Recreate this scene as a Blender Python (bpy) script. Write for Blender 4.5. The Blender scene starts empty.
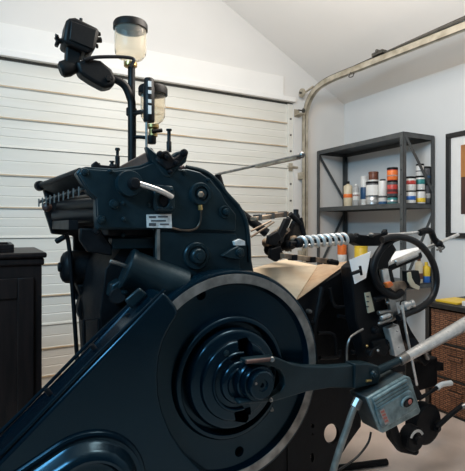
import bpy, bmesh, math, random
from mathutils import Vector, Matrix
random.seed(7)
SC = bpy.context.scene
COL = SC.collection
PI = math.pi

# ------------------------------------------------------------------ camera model (used to turn a sight line plus a known plane into a point)
F, HX, HY, CZ = 450.0, 232.5, 226.0, 1.2
YAW = math.radians(28.3)
FWD = Vector((math.sin(YAW), math.cos(YAW), 0)); RGT = Vector((math.cos(YAW), -math.sin(YAW), 0))

def ray(px, py):
    d = FWD + RGT * ((px - HX) / F)
    return Vector((d.x, d.y, (HY - py) / F))
def P(px, py, Y):
    d = ray(px, py); s = Y / d.y
    return Vector((d.x * s, Y, CZ + d.z * s))
def PX(px, py, X):
    d = ray(px, py); s = X / d.x
    return Vector((X, d.y * s, CZ + d.z * s))
def U(px, Y, n=1.0):                    # metres spanned by n pixels at that sight line and plane
    d = ray(px, HY); return n * (Y / d.y) / F
def XZ(pts, Y): return [(P(a, b, Y).x, P(a, b, Y).z) for a, b in pts]

# ------------------------------------------------------------------ materials
def mat(name, col, rough=.5, metal=0.0, col2=None, scale=12.0, bump=0.0, bscale=80.0, rvar=0.0, spec=.5, detail=5.0, stretch=None, lo=.35, hi=.65, tint=None):
    m = bpy.data.materials.new(name); m.use_nodes = True
    nt = m.node_tree; b = nt.nodes['Principled BSDF']
    b.inputs['Base Color'].default_value = (*col, 1); b.inputs['Roughness'].default_value = rough
    b.inputs['Metallic'].default_value = metal
    b.inputs['Specular IOR Level'].default_value = spec
    if tint: b.inputs['Specular Tint'].default_value = (*tint, 1)
    tc = nt.nodes.new('ShaderNodeTexCoord'); mp = nt.nodes.new('ShaderNodeMapping')
    nt.links.new(tc.outputs['Object'], mp.inputs['Vector'])
    if stretch: mp.inputs['Scale'].default_value = stretch
    if col2 or rvar:
        n = nt.nodes.new('ShaderNodeTexNoise'); n.inputs['Scale'].default_value = scale; n.inputs['Detail'].default_value = detail
        nt.links.new(mp.outputs['Vector'], n.inputs['Vector'])
        if col2:
            r = nt.nodes.new('ShaderNodeValToRGB')
            r.color_ramp.elements[0].position = lo; r.color_ramp.elements[1].position = hi
            r.color_ramp.elements[0].color = (*col, 1); r.color_ramp.elements[1].color = (*col2, 1)
            nt.links.new(n.outputs['Fac'], r.inputs['Fac']); nt.links.new(r.outputs['Color'], b.inputs['Base Color'])
        if rvar:
            q = nt.nodes.new('ShaderNodeMapRange'); q.inputs['To Min'].default_value = max(0, rough - rvar); q.inputs['To Max'].default_value = min(1, rough + rvar)
            nt.links.new(n.outputs['Fac'], q.inputs['Value']); nt.links.new(q.outputs['Result'], b.inputs['Roughness'])
    if bump:
        n2 = nt.nodes.new('ShaderNodeTexNoise'); n2.inputs['Scale'].default_value = bscale; n2.inputs['Detail'].default_value = 4
        nt.links.new(mp.outputs['Vector'], n2.inputs['Vector'])
        bp = nt.nodes.new('ShaderNodeBump'); bp.inputs['Strength'].default_value = bump; bp.inputs['Distance'].default_value = .01
        nt.links.new(n2.outputs['Fac'], bp.inputs['Height']); nt.links.new(bp.outputs['Normal'], b.inputs['Normal'])
    return m

M = {}
M['paint'] = mat('press_blue_black_paint', (.0032, .0095, .0125), .38, col2=(.009, .020, .025), scale=9, bump=.10, bscale=45, rvar=.12, spec=.34, tint=(.62, .86, 1.0))
M['gloss'] = mat('press_gloss_paint', (.0005, .0042, .0080), .20, col2=(.0009, .0065, .0115), scale=5, bump=.012, bscale=25, rvar=.05, spec=.40, tint=(.42, .76, 1.0))
M['black'] = mat('black_iron', (.003, .0035, .0045), .5, col2=(.007, .0075, .009), scale=14, bump=.1, rvar=.1, spec=.16)
M['plastic'] = mat('black_plastic', (.003, .003, .0033), .5, col2=(.005, .005, .005), scale=20, bump=.06, spec=.2)
M['rubber'] = mat('black_rubber', (.005, .005, .006), .42, col2=(.008, .008, .009), scale=20, spec=.3)
M['steel'] = mat('worn_steel', (.34, .33, .31), .34, .9, col2=(.20, .19, .18), scale=25, rvar=.1)
M['chrome'] = mat('bright_steel', (.74, .71, .67), .30, .65, col2=(.55, .53, .50), scale=30, rvar=.08)
M['springwire'] = mat('pale_spring_wire', (.66, .66, .64), .35, .35, col2=(.55, .55, .53), scale=30)
M['band'] = mat('machined_rim', (.30, .285, .26), .42, .55, col2=(.13, .12, .11), scale=18, rvar=.12, bump=.05, detail=8)
M['copper'] = mat('oil_pipe_copper', (.12, .085, .06), .4, .7, col2=(.05, .045, .04), scale=30)
M['brass'] = mat('brass', (.62, .42, .16), .32, .8, col2=(.42, .27, .10), scale=30)
M['bronze'] = mat('tarnished_gripper_metal', (.46, .34, .23), .42, .35, col2=(.16, .11, .08), scale=22)
M['blackbronze'] = mat('blackened_bronze', (.035, .026, .020), .45, .3, col2=(.012, .010, .009), scale=25)
M['badge'] = mat('faded_badge', (.42, .36, .34), .5, col2=(.30, .22, .21), scale=40)
M['rust'] = mat('brown_red_oxide', (.10, .045, .035), .5, col2=(.05, .025, .022), scale=30)
M['brownstrip'] = mat('brown_worn_plate', (.17, .12, .10), .45, .2, col2=(.10, .075, .065), scale=25)
M['red'] = mat('red_enamel', (.55, .05, .04), .4, col2=(.38, .04, .03), scale=30)
M['orange'] = mat('orange_plastic', (.85, .20, .03), .45, col2=(.75, .15, .03), scale=20)
M['plate'] = mat('white_name_plate', (.70, .69, .66), .45, col2=(.42, .41, .39), scale=45, lo=.42, hi=.7)
M['ink'] = mat('dark_print', (.05, .055, .06), .5, col2=(.09, .09, .10), scale=40)
M['redink'] = mat('red_print', (.50, .12, .09), .5, col2=(.40, .14, .11), scale=60)
M['teal'] = mat('grey_teal_enamel', (.20, .29, .305), .34, .1, col2=(.075, .12, .13), scale=26, rvar=.1, bump=.05)
M['tealdark'] = mat('dark_teal_enamel', (.045, .062, .066), .42, .1, col2=(.02, .026, .028), scale=16, rvar=.1)  # darker teal for the switch box body behind its lid
M['conduit'] = mat('grey_conduit', (.22, .23, .21), .45, .3, col2=(.12, .125, .115), scale=30)
M['white'] = mat('white_plastic', (.78, .77, .74), .4, col2=(.70, .69, .66), scale=15)
M['paper'] = mat('white_paper', (.80, .80, .79), .7, col2=(.74, .74, .73), scale=10)
M['cream'] = mat('cream_enamel', (.72, .62, .44), .45, col2=(.62, .52, .36), scale=20)
M['board'] = mat('pale_plywood', (.74, .60, .43), .5, col2=(.66, .52, .36), scale=7, stretch=(1, 7, 7), bump=.04)
M['boardedge'] = mat('tan_plywood', (.42, .29, .18), .55, col2=(.34, .22, .13), scale=9, stretch=(1, 6, 9), bump=.04)
M['darkwood'] = mat('very_dark_wood', (.012, .007, .006), .42, col2=(.022, .012, .010), scale=6, stretch=(9, 9, 1), bump=.08, bscale=30, spec=.22)
M['grey'] = mat('charcoal_shelf_steel', (.060, .064, .066), .45, .2, col2=(.085, .09, .09), scale=12)
M['blackwood'] = mat('black_stained_wood', (.010, .010, .010), .5, col2=(.016, .015, .014), scale=10)
M['galv'] = mat('galvanised_track', (.56, .50, .40), .45, .45, col2=(.36, .31, .23), scale=14, rvar=.1)
M['galvdark'] = mat('dark_track_iron', (.12, .11, .095), .5, .4, col2=(.07, .065, .055), scale=14)
M['door'] = mat('cream_door_paint', (.74, .72, .66), .42, col2=(.68, .655, .585), scale=2.2, stretch=(.6, 1, 5), bump=.03, bscale=14)
M['stain'] = mat('rusty_rib_edge', (.50, .33, .17), .6, col2=(.70, .64, .53), scale=2.2, stretch=(1, 1, 1), lo=.40, hi=.62)
M['gap'] = mat('door_seam_dark', (.05, .047, .042), .7, col2=(.09, .085, .075), scale=5)  # dark tone of the strip set in each gap between door sections
M['wall'] = mat('painted_wall', (.70, .705, .70), .8, col2=(.68, .685, .68), scale=3, bump=.02, bscale=120)
M['gable'] = mat('gable_paint', (.72, .70, .67), .8, col2=(.70, .68, .65), scale=3, bump=.02, bscale=120)
M['ceil'] = mat('ceiling_paint', (.84, .81, .77), .85, col2=(.82, .79, .75), scale=2, bump=.02, bscale=120)
M['header'] = mat('header_board_paint', (.82, .80, .765), .6, col2=(.79, .77, .735), scale=3)
M['floor'] = mat('concrete_floor', (.76, .62, .54), .55, col2=(.64, .52, .45), scale=5, bump=.05, bscale=40, rvar=.1)
M['yellow'] = mat('yellow_plastic', (.85, .58, .04), .45, col2=(.75, .50, .04), scale=20)
M['blue'] = mat('blue_plastic', (.02, .12, .42), .4, col2=(.02, .10, .34), scale=20)
M['bluedeep'] = mat('navy_label', (.02, .07, .16), .45, col2=(.025, .09, .2), scale=20)
M['greenteal'] = mat('teal_label', (.03, .25, .25), .45, col2=(.03, .2, .2), scale=20)
M['brown'] = mat('brown_lid', (.16, .05, .025), .45, col2=(.11, .035, .02), scale=20)
M['tin'] = mat('silver_tin', (.62, .63, .63), .35, .8, col2=(.5, .51, .51), scale=10)
M['greyplastic'] = mat('grey_plastic', (.45, .45, .44), .45, col2=(.38, .38, .37), scale=20)
M['print'] = mat('brown_art_print', (.045, .022, .018), .5, col2=(.11, .045, .03), scale=6, stretch=(1, 1, .5))
M['printorange'] = mat('amber_art_print', (.50, .22, .06), .5, col2=(.36, .14, .045), scale=6, stretch=(1, 1, .5))
M['mat'] = mat('white_picture_mat', (.80, .79, .77), .7, col2=(.77, .76, .74), scale=20)

def glass(name, tint, w=.75):
    m = bpy.data.materials.new(name); m.use_nodes = True
    b = m.node_tree.nodes['Principled BSDF']
    b.inputs['Base Color'].default_value = (*tint, 1); b.inputs['Roughness'].default_value = .12
    b.inputs['Transmission Weight'].default_value = w; b.inputs['IOR'].default_value = 1.12
    return m
M['glass'] = glass('cloudy_jar_glass', (.98, .92, .81), .92)
M['powder'] = mat('cream_powder', (.80, .70, .54), .9, col2=(.74, .63, .47), scale=40)

def wicker():
    m = bpy.data.materials.new('brown_wicker'); m.use_nodes = True
    nt = m.node_tree; b = nt.nodes['Principled BSDF']; b.inputs['Roughness'].default_value = .6
    tc = nt.nodes.new('ShaderNodeTexCoord'); mp = nt.nodes.new('ShaderNodeMapping'); mp.inputs['Rotation'].default_value = (PI / 2, 0, PI / 2)
    br = nt.nodes.new('ShaderNodeTexBrick')
    br.inputs['Color1'].default_value = (.38, .17, .085, 1); br.inputs['Color2'].default_value = (.22, .09, .045, 1); br.inputs['Mortar'].default_value = (.030, .014, .008, 1)
    br.inputs['Scale'].default_value = 1; br.inputs['Mortar Size'].default_value = .0022
    br.inputs['Brick Width'].default_value = .030; br.inputs['Row Height'].default_value = .0125; br.squash = 1.3
    sx = nt.nodes.new('ShaderNodeSeparateXYZ'); cx = nt.nodes.new('ShaderNodeCombineXYZ')
    nt.links.new(tc.outputs['Object'], sx.inputs['Vector'])
    nt.links.new(sx.outputs['Y'], cx.inputs['X']); nt.links.new(sx.outputs['Z'], cx.inputs['Y'])
    nt.links.new(cx.outputs['Vector'], br.inputs['Vector'])
    nt.links.new(br.outputs['Color'], b.inputs['Base Color'])
    bp = nt.nodes.new('ShaderNodeBump'); bp.inputs['Strength'].default_value = .8; bp.inputs['Distance'].default_value = .008; bp.invert = True
    nt.links.new(br.outputs['Fac'], bp.inputs['Height']); nt.links.new(bp.outputs['Normal'], b.inputs['Normal'])
    return m
M['wicker'] = wicker()

# ------------------------------------------------------------------ mesh builder
def frame_of(axis):
    a = Vector(axis).normalized()
    t = Vector((0, 0, 1)) if abs(a.z) < .9 else Vector((1, 0, 0))
    u = t.cross(a).normalized(); v = a.cross(u).normalized()
    return a, u, v

class MB:
    def __init__(self): self.bm = bmesh.new()
    def box(self, lo, hi, rot=None, piv=None):
        r = bmesh.ops.create_cube(self.bm, size=1)['verts']
        lo, hi = Vector(lo), Vector(hi); c = (lo + hi) / 2; s = hi - lo
        for v in r: v.co = Vector((v.co.x * s.x, v.co.y * s.y, v.co.z * s.z)) + c
        if rot is not None:
            p = Vector(piv) if piv is not None else c
            for v in r: v.co = rot @ (v.co - p) + p
        return self
    def lathe(self, o, axis, prof, n=32):
        a, u, v = frame_of(axis); o = Vector(o); rings = []
        for r, h in prof:
            if r < 1e-6: rings.append([self.bm.verts.new(o + a * h)])
            else: rings.append([self.bm.verts.new(o + a * h + (u * math.cos(2 * PI * i / n) + v * math.sin(2 * PI * i / n)) * r) for i in range(n)])
        for A, B in zip(rings, rings[1:]):
            for i in range(n):
                j = (i + 1) % n
                if len(A) == 1 and len(B) == 1: continue
                if len(A) == 1: self.bm.faces.new((A[0], B[i], B[j]))
                elif len(B) == 1: self.bm.faces.new((A[i], B[0], A[j]))
                else: self.bm.faces.new((A[i], B[i], B[j], A[j]))
        return self
    def cyl(self, p0, p1, r0, r1=None, n=24, cham=0.0):
        r1 = r0 if r1 is None else r1
        p0, p1 = Vector(p0), Vector(p1); L = (p1 - p0).length
        c = min(cham, L * .4)
        prof = [(0, 0), (r0 - c, 0), (r0, c), (r1, L - c), (r1 - c, L), (0, L)] if c else [(0, 0), (r0, 0), (r1, L), (0, L)]
        return self.lathe(p0, p1 - p0, prof, n)
    def ball(self, c, r, sx=1, sy=1, sz=1, n=20):
        q = bmesh.ops.create_uvsphere(self.bm, u_segments=n, v_segments=n // 2, radius=r)['verts']
        for v in q: v.co = Vector((v.co.x * sx, v.co.y * sy, v.co.z * sz)) + Vector(c)
        return self
    def prism(self, pts, y0, y1):               # outline in x,z extruded in y
        a = [self.bm.verts.new((x, y0, z)) for x, z in pts]; b = [self.bm.verts.new((x, y1, z)) for x, z in pts]
        self.bm.faces.new(a); self.bm.faces.new(b[::-1])
        n = len(pts)
        for i in range(n): self.bm.faces.new((a[i], b[i], b[(i + 1) % n], a[(i + 1) % n]))
        return self
    def hull(self, pts, off):                    # a planar 3-D polygon extruded by a vector
        off = Vector(off)
        a = [self.bm.verts.new(Vector(p)) for p in pts]; b = [self.bm.verts.new(Vector(p) + off) for p in pts]
        self.bm.faces.new(a); self.bm.faces.new(b[::-1]); n = len(pts)
        for i in range(n): self.bm.faces.new((a[i], b[i], b[(i + 1) % n], a[(i + 1) % n]))
        return self
    def tube(self, pts, r, n=14, smooth=6, closed=False):
        pts = [Vector(p) for p in pts]
        if smooth > 1 and len(pts) > 2: pts = catmull(pts, smooth, closed)
        rs = r if isinstance(r, (list, tuple)) else None
        N = len(pts); rings = []; prev = None
        for i, p in enumerate(pts):
            d = (pts[(i + 1) % N] - pts[i - 1]) if closed else (pts[min(i + 1, N - 1)] - pts[max(i - 1, 0)])
            a = d.normalized()
            if prev is None: _, u, _v = frame_of(a)
            else: u = (prev - a * prev.dot(a)).normalized()
            v = a.cross(u); prev = u
            rr = rs[0] + (rs[1] - rs[0]) * i / (N - 1) if rs else r
            rings.append([self.bm.verts.new(p + (u * math.cos(2 * PI * k / n) + v * math.sin(2 * PI * k / n)) * rr) for k in range(n)])
        for q in range(N if closed else N - 1):
            A, B = rings[q], rings[(q + 1) % N]
            for k in range(n): self.bm.faces.new((A[k], A[(k + 1) % n], B[(k + 1) % n], B[k]))
        if not closed:
            self.bm.faces.new(rings[0][::-1]); self.bm.faces.new(rings[-1])
        return self

def catmull(p, k, closed=False):
    out = []; n = len(p)
    for i in range(n if closed else n - 1):
        g = (lambda j: p[j % n]) if closed else (lambda j: p[max(0, min(n - 1, j))])
        a, b, c, d = g(i - 1), g(i), g(i + 1), g(i + 2)
        for s in range(k):
            t = s / k
            out.append(.5 * ((2 * b) + (c - a) * t + (2 * a - 5 * b + 4 * c - d) * t * t + (3 * b - a - 3 * c + d) * t ** 3))
    if not closed: out.append(p[-1])
    return out

WORLD = {}
def put(name, mb, m, parent=None, bevel=0.0, seg=2, ang=35, label=None):
    bm = mb.bm
    bmesh.ops.recalc_face_normals(bm, faces=bm.faces[:])
    cs = [v.co for v in bm.verts]
    c = Vector([(min(q[i] for q in cs) + max(q[i] for q in cs)) / 2 for i in range(3)])
    for v in bm.verts: v.co -= c
    me = bpy.data.meshes.new(name); bm.to_mesh(me); bm.free()
    ms = m if isinstance(m, (list, tuple)) else [m]
    for q in ms: me.materials.append(q)
    for p in me.polygons: p.use_smooth = True
    me.set_sharp_from_angle(angle=math.radians(ang))
    o = bpy.data.objects.new(name, me); COL.objects.link(o)
    WORLD[o.name] = c
    if parent is not None:
        o.parent = parent; o.location = c - WORLD[parent.name]
    else: o.location = c
    if bevel:
        b = o.modifiers.new('bevel', 'BEVEL'); b.width = bevel; b.segments = seg; b.limit_method = 'ANGLE'; b.angle_limit = math.radians(40)
    if label: o['label'] = label
    return o

def cut(o, mb):                                    # carve real holes, then drop the cutter
    bm = mb.bm; bmesh.ops.recalc_face_normals(bm, faces=bm.faces[:])
    c = WORLD[o.name]
    for v in bm.verts: v.co -= c
    me = bpy.data.meshes.new('cut'); bm.to_mesh(me); bm.free()
    k = bpy.data.objects.new('cut', me); COL.objects.link(k)
    par = o.parent; loc = o.location.copy(); o.parent = None; o.location = (0, 0, 0)
    b = o.modifiers.new('b', 'BOOLEAN'); b.object = k; b.operation = 'DIFFERENCE'; b.solver = 'EXACT'
    bpy.context.view_layer.update()
    dg = bpy.context.evaluated_depsgraph_get()
    nm = bpy.data.meshes.new_from_object(o.evaluated_get(dg))
    o.modifiers.remove(b); o.data = nm
    nm.set_sharp_from_angle(angle=math.radians(35))
    bpy.data.objects.remove(k)
    o.parent = par; o.location = loc

def thing(name, label, cat, loc, group=None):
    o = bpy.data.objects.new(name, None); COL.objects.link(o); o.location = loc; o.empty_display_size = .1
    WORLD[o.name] = Vector(loc); return tag(o, label, cat, group)
def tag(o, label, cat, group=None):
    o['label'] = label; o['category'] = cat
    if group: o['group'] = group
    return o
def struct(name, mb, m, **k):
    o = put(name, mb, m, **k); o['kind'] = 'structure'; return o

# ------------------------------------------------------------------ the room
WX, WY = 3.0, 3.30          # right wall, door wall
EAVE = 2.37; SL = .52; RX = .9; RZ = EAVE + (WX - RX) * SL; SL2 = .28
struct('floor', MB().box((-2.2, -2.0, -.06), (WX + .12, WY + .12, 0)), M['floor'])
struct('wall_right', MB().box((WX, -2.0, 0), (WX + .1, WY + .1, EAVE + .05)), M['wall'])
DL, DR, DTOP = -2.0, 2.40, 2.335
wb = MB()
wb.prism([(-2.2, DTOP), (WX, DTOP), (WX, EAVE), (RX, RZ), (-2.2, RZ - (RX + 2.2) * SL2)], WY, WY + .1)
wb.box((DR, WY, 0), (WX, WY + .1, DTOP))
struct('wall_back', wb, M['gable'])
cb = MB()
cb.prism([(WX + .1, EAVE - .05), (WX + .1, EAVE), (RX, RZ + .06), (-2.2, RZ + .06 - (RX + 2.2) * SL2), (-2.2, RZ - (RX + 2.2) * SL2), (RX, RZ)], -2.0, WY + .1)
struct('ceiling', cb, M['ceil'])
struct('trim_1', MB().box((-2.2, WY - .022, DTOP - .0), (2.28, WY, 2.52)), M['header'], bevel=.004)
struct('trim_2', MB().box((DL, WY - .035, DTOP - .03), (2.40, WY, DTOP + .012)), M['header'], bevel=.003)
struct('baseboard_right', MB().box((WX - .014, -2.0, 0), (WX, WY, .09)), M['wall'], bevel=.003)

# sectional garage door: four lapped steel sections, each with stepped ribs
door = None
SEAM = [DTOP - .03, 1.727, 1.128, .529, 0.0]
prof_all = []
pan = MB()
def section(z1, z0):
    H = z1 - z0
    q = [(z1 - .008, .035), (z1 - .011, .012)]
    for f0, f1, lips in ((.025, .30, 1), (.335, .66, 2), (.695, .985, 2)):
        za, zb_ = z1 - H * f0, z1 - H * f1
        q.append((za, .008))
        for k in range(1, lips + 1):
            zc = za + (zb_ - za) * k / (lips + 1)
            q += [(zc + .005, .008), (zc, .011), (zc - .005, .008)]
        q += [(zb_, .008), (zb_ - .008, .0), (zb_ - H * .028, -.002), (zb_ - H * .030, .012)]
    q.append((z0 + .006, .03))
    return q
def strip(mb, q, x0, x1, yb):
    A = [mb.bm.verts.new((x0, yb + d, z)) for z, d in q]; B = [mb.bm.verts.new((x1, yb + d, z)) for z, d in q]
    for i in range(len(q) - 1): mb.bm.faces.new((A[i], B[i], B[i + 1], A[i + 1]))
ys = WY + .02
full = []
for a, b in zip(SEAM, SEAM[1:]): full += section(a, b)
strip(pan, full, DL, DR - .045, ys)
pan.box((DL, ys + .05, 0), (DR, ys + .075, DTOP))
door = struct('door_1', pan, M['door'], ang=12)
for i, (a, b) in enumerate(zip(SEAM, SEAM[1:])):
    H = a - b
    put('seam', MB().box((DL, ys + .012, a - .012), (DR - .045, ys + .04, a + .002)), M['gap'], door)
    for f in (.30, .66):
        z = a - H * f - .009
        put('rib_edge', MB().box((DL, ys - .006, z - .005), (DR - .045, ys + .004, z + .004)), M['stain'], door, bevel=.002)
    st = put('end_stile', MB().box((DR - .055, ys - .012, b + .012), (DR, ys + .05, a - .012)), M['door'], door, bevel=.003)
    for k in (.25, .5, .75):
        z = b + H * k
        put('bolt', MB().cyl((DR - .028, ys - .012, z), (DR - .028, ys - .02, z), .008, n=10), M['galvdark'], st)
    put('hinge', MB().box((DR - .05, ys - .022, b - .035), (DR - .012, ys - .008, b + .035)).cyl((DR - .055, ys - .02, b), (DR + .04, ys - .02, b), .012, n=12), M['galv'], door)

# door track: vertical channel, curve and horizontal run, hung from the ceiling
TX = 2.455
trk = thing('door_track', 'curved galvanised overhead door track at right edge of the garage door', 'track', (TX, WY - .07, 0))
def channel(mb, pts, w, t, side):     # a C section swept along a path lying in a plane of constant x
    pts = catmull([Vector(p) for p in pts], 8)
    for dx0, dx1, n0, n1 in ((0, t, -w, w), (0, .03, w - t, w), (0, .03, -w, -w + t)):
        prev = None
        for i, p in enumerate(pts):
            d = (pts[min(i + 1, len(pts) - 1)] - pts[max(i - 1, 0)]).normalized()
            nrm = Vector((1, 0, 0)).cross(d).normalized()
            ring = [mb.bm.verts.new(p + Vector((dx, 0, 0)) + nrm * nn) for dx, nn in ((dx0, n0), (dx1, n0), (dx1, n1), (dx0, n1))]
            if prev:
                for k in range(4): mb.bm.faces.new((prev[k], prev[(k + 1) % 4], ring[(k + 1) % 4], ring[k]))
            else: mb.bm.faces.new(ring)
            prev = ring
        mb.bm.faces.new(prev)
    return mb
ty = WY - .075
put('vertical_channel', channel(MB(), [(TX, ty, .02), (TX, ty, 1.0), (TX, ty, 2.1)], .025, .004, 1), M['galv'], trk)
put('curved_channel', channel(MB(), [(TX, ty, 2.1), (TX, ty - .008, 2.2), (TX, ty - .055, 2.30), (TX, ty - .15, 2.375), (TX, ty - .28, 2.405), (TX, ty - .42, 2.41)], .025, .004, 1), M['galv'], trk)
put('horizontal_channel', channel(MB(), [(TX, ty - .42, 2.41), (TX, 2.0, 2.39), (TX, .9, 2.36)], .025, .004, 1), M['galv'], trk)
put('angle_iron', MB().tube([(TX + .02, 2.86, 2.425), (TX + .02, 2.2, 2.432), (TX + .02, .9, 2.42)], .010, n=6), M['galvdark'], trk)
put('cable', MB().tube([(TX + .05, 3.1, 2.40), (TX + .05, 2.4, 2.45), (TX + .05, .9, 2.455)], .006, n=8), M['galvdark'], trk)
pl = put('pulley', MB().lathe((TX - .02, ty + .01, 2.385), (1, 0, 0), [(0, 0), (.038, 0), (.04, .004), (.033, .010), (.04, .016), (.038, .02), (0, .02)], 24), M['galv'], trk)
put('axle', MB().cyl((TX - .035, ty + .01, 2.385), (TX + .02, ty + .01, 2.385), .010, n=12), M['galvdark'], pl)
put('strut', MB().tube([(TX + .012, ty + .01, 2.385), (TX + .012, ty - .12, 2.41)], .010, n=8, smooth=1), M['galv'], trk)
put('wall_bracket', MB().box((TX - .05, ty - .02, 2.19), (TX + .02, WY, 2.20)).box((TX - .05, WY - .006, 2.18), (TX + .005, WY - .001, 2.25)), M['galv'], trk)
put('roller', MB().cyl((TX - .055, ty, 2.225), (TX + .0, ty, 2.225), .007, n=10).cyl((TX - .005, ty, 2.225), (TX + .018, ty, 2.225), .022), M['galvdark'], trk)
put('bracket', MB().box((TX - .01, ty, 1.62), (TX + .025, WY, 1.68)), M['galv'], trk)
put('bracket', MB().box((TX - .01, ty, .92), (TX + .025, WY, .98)), M['galv'], trk)
for yy in (1.4,):
    h = put('hanger_strap', MB().box((TX + .03, yy - .015, 2.40), (TX + .034, yy + .015, EAVE + (WX - TX - .03) * SL + .01)), M['galvdark'], trk)
    put('bolt', MB().cyl((TX + .02, yy, 2.42), (TX + .045, yy, 2.42), .009, n=8), M['galvdark'], h)
put('hook', MB().tube([(TX - .01, 2.62, 2.385), (TX - .01, 2.64, 2.355), (TX - .01, 2.60, 2.345), (TX - .01, 2.585, 2.37)], .004, n=8), M['galvdark'], trk)
put('clip', MB().box((TX - .015, 2.30, 2.43), (TX + .04, 2.40, 2.452)).cyl((TX - .02, 2.35, 2.455), (TX + .05, 2.35, 2.455), .012, n=10), M['galvdark'], trk)

# ------------------------------------------------------------------ charcoal steel shelving against the right wall
SX0, SX1, SY0, SY1 = 2.645, 2.985, 2.292, 3.275
SH = [.12, .745, 1.345, 1.865]
sh = thing('shelving_unit', 'charcoal slotted-steel shelving unit holding paint tins by the right wall', 'shelf', ((SX0 + SX1) / 2, (SY0 + SY1) / 2, 0))
for x, sx in ((SX0, 1), (SX1, -1)):
    for y, sy in ((SY0, 1), (SY1, -1)):
        mb = MB()
        w = .032
        xs = sorted((x, x + sx * w)); yy = sorted((y, y + sy * .003))
        mb.box((xs[0], yy[0], 0), (xs[1], yy[1], 1.885))
        xs = sorted((x, x + sx * .003)); yy = sorted((y, y + sy * w))
        mb.box((xs[0], yy[0], 0), (xs[1], yy[1], 1.885))
        p = put('post', mb, M['grey'], sh)
        if x == SX0 and y == SY0:
            for k in range(9):
                z = .35 + k * .18
                put('slot', MB().cyl((x - .001, y + sy * .017, z), (x + .001, y + sy * .022, z), .005, n=10), M['black'], p)
for z in SH:
    mb = MB().box((SX0 + .003, SY0 + .003, z + .020), (SX1 - .003, SY1 - .003, z + .024))
    mb.box((SX0 + .003, SY0 + .003, z - .012), (SX0 + .006, SY1 - .003, z + .024)).box((SX1 - .006, SY0 + .003, z - .012), (SX1 - .003, SY1 - .003, z + .024))
    mb.box((SX0 + .003, SY0 + .003, z - .012), (SX1 - .003, SY0 + .006, z + .024)).box((SX0 + .003, SY1 - .006, z - .012), (SX1 - .003, SY1 - .003, z + .024))
    put('shelf', mb, M['grey'], sh)
def bar(p0, p1, w, t):                                  # flat strap in the x,z plane
    p0, p1 = Vector(p0), Vector(p1); d = (p1 - p0).normalized(); n = Vector((-d.z, 0, d.x)) * w / 2
    return MB().hull([p0 + n, p1 + n, p1 - n, p0 - n], (0, t, 0))
for y in (SY0 - .003, SY1):
    put('brace', bar((SX0 + .02, y, 1.86), (SX1 - .02, y, 1.46), .026, .003), M['grey'], sh)
    put('brace', bar((SX0 + .02, y, .80), (SX1 - .02, y, 1.30), .026, .003), M['grey'], sh)

# tins, jars and bottles ------------------------------------------------
def can(name, label, cat, group, x, y, z, r, h, bands, lid=None, lidr=None, lidh=.012, neck=None):
    """bands: list of (fraction0, fraction1, material): body tin with paper label rings; lid on top"""
    t = thing(name, label, cat, (x, y, z), group)
    o = Vector((x, y, z)); up = (0, 0, 1)
    base = bands[0]
    bh = h - lidh - (neck[1] if neck else 0)
    prof = [(0, 0), (r * .94, 0), (r, .004), (r, bh - .004), (r * .95, bh), ]
    if neck: prof += [(neck[0], bh + neck[1] * .7), (neck[0], bh + neck[1])]
    prof += [(0, prof[-1][1])]
    body = put('body', MB().lathe(o, up, prof, 28), base, t)
    for k in bands[1:]:
        f0, f1, m, nm = k
        put(nm, MB().lathe(o, up, [(r * 1.005, bh * f0), (r * 1.02, bh * f0 + .001), (r * 1.02, bh * f1 - .001), (r * 1.005, bh * f1)], 28), m, body)
    lr = lidr or r * 1.02
    lz = bh + (neck[1] if neck else 0)
    put('lid', MB().lathe(o, up, [(0, lz - .002), (lr, lz - .002), (lr, lz + lidh - .003), (lr * .93, lz + lidh), (0, lz + lidh)], 24), lid or M['plastic'], t)
    return t
ZS = SH[2] + .0245
def onshelf(px, depthx, Z=ZS):            # a point on the shelf at sight line px, plane x = depthx
    p = PX(px, 200, depthx); return depthx, p.y
def hpx(px, X, n): p = PX(px, 226, X); return n * (p.x * FWD.x + p.y * FWD.y) / F
G = 'tins and bottles on the middle shelf'
B_ = lambda f0, f1, m, nm='paper_label': (f0, f1, M[m], nm)
def place(px, X, wpx, hp, name, label, cat, bands, z=ZS, group=G, **k):
    x, y = onshelf(px, X)
    r = hpx(px, X, wpx) / 2; h = hpx(px, X, hp)
    return can(name, label, cat, group, x, y, z, r, h, bands, **k), z + h
XA = 2.72
place(348, XA, 8.6, 25, 'paint_bottle', 'cream squeeze bottle with orange band at left end of the middle shelf', 'bottle', [M['cream'], B_(.42, .60, 'orange')], neck=(.012, .02), lidr=.014, lidh=.02)
place(356, XA + .02, 6.4, 22, 'paint_tube', 'pale grey bottle with faint red print beside the cream bottle', 'bottle', [M['greyplastic'], B_(.3, .7, 'white'), B_(.5, .6, 'redink', 'print_band')], lid=M['white'], neck=(.010, .012), lidr=.014, lidh=.012)
place(364, XA + .10, 7.0, 30, 'ink_bottle', 'tall white bottle with navy blue label behind the silver tin', 'bottle', [M['white'], B_(.25, .68, 'bluedeep')], lid=M['white'], lidh=.02)
_, z1 = place(372.5, XA - .01, 13.2, 8.5, 'ink_tin', 'low silver tin at the bottom of the stack under a brown-lidded jar', 'tin', [M['tin'], B_(.3, .6, 'greyplastic')], lid=M['tin'], lidh=.006)
_, z2 = place(373, XA - .01, 13.6, 14.5, 'ink_tin', 'dark-lidded tin with wide white label stacked on the silver tin', 'tin', [M['ink'], B_(.05, .85, 'white')], z=z1 + .0005, lidh=.012)
place(373.5, XA, 9.6, 10, 'ink_jar', 'small brown jar on top of the white-labelled tin', 'jar', [M['brown'], B_(.02, .22, 'white')], z=z2 + .0005, lid=M['brown'], lidh=.014)
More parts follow.
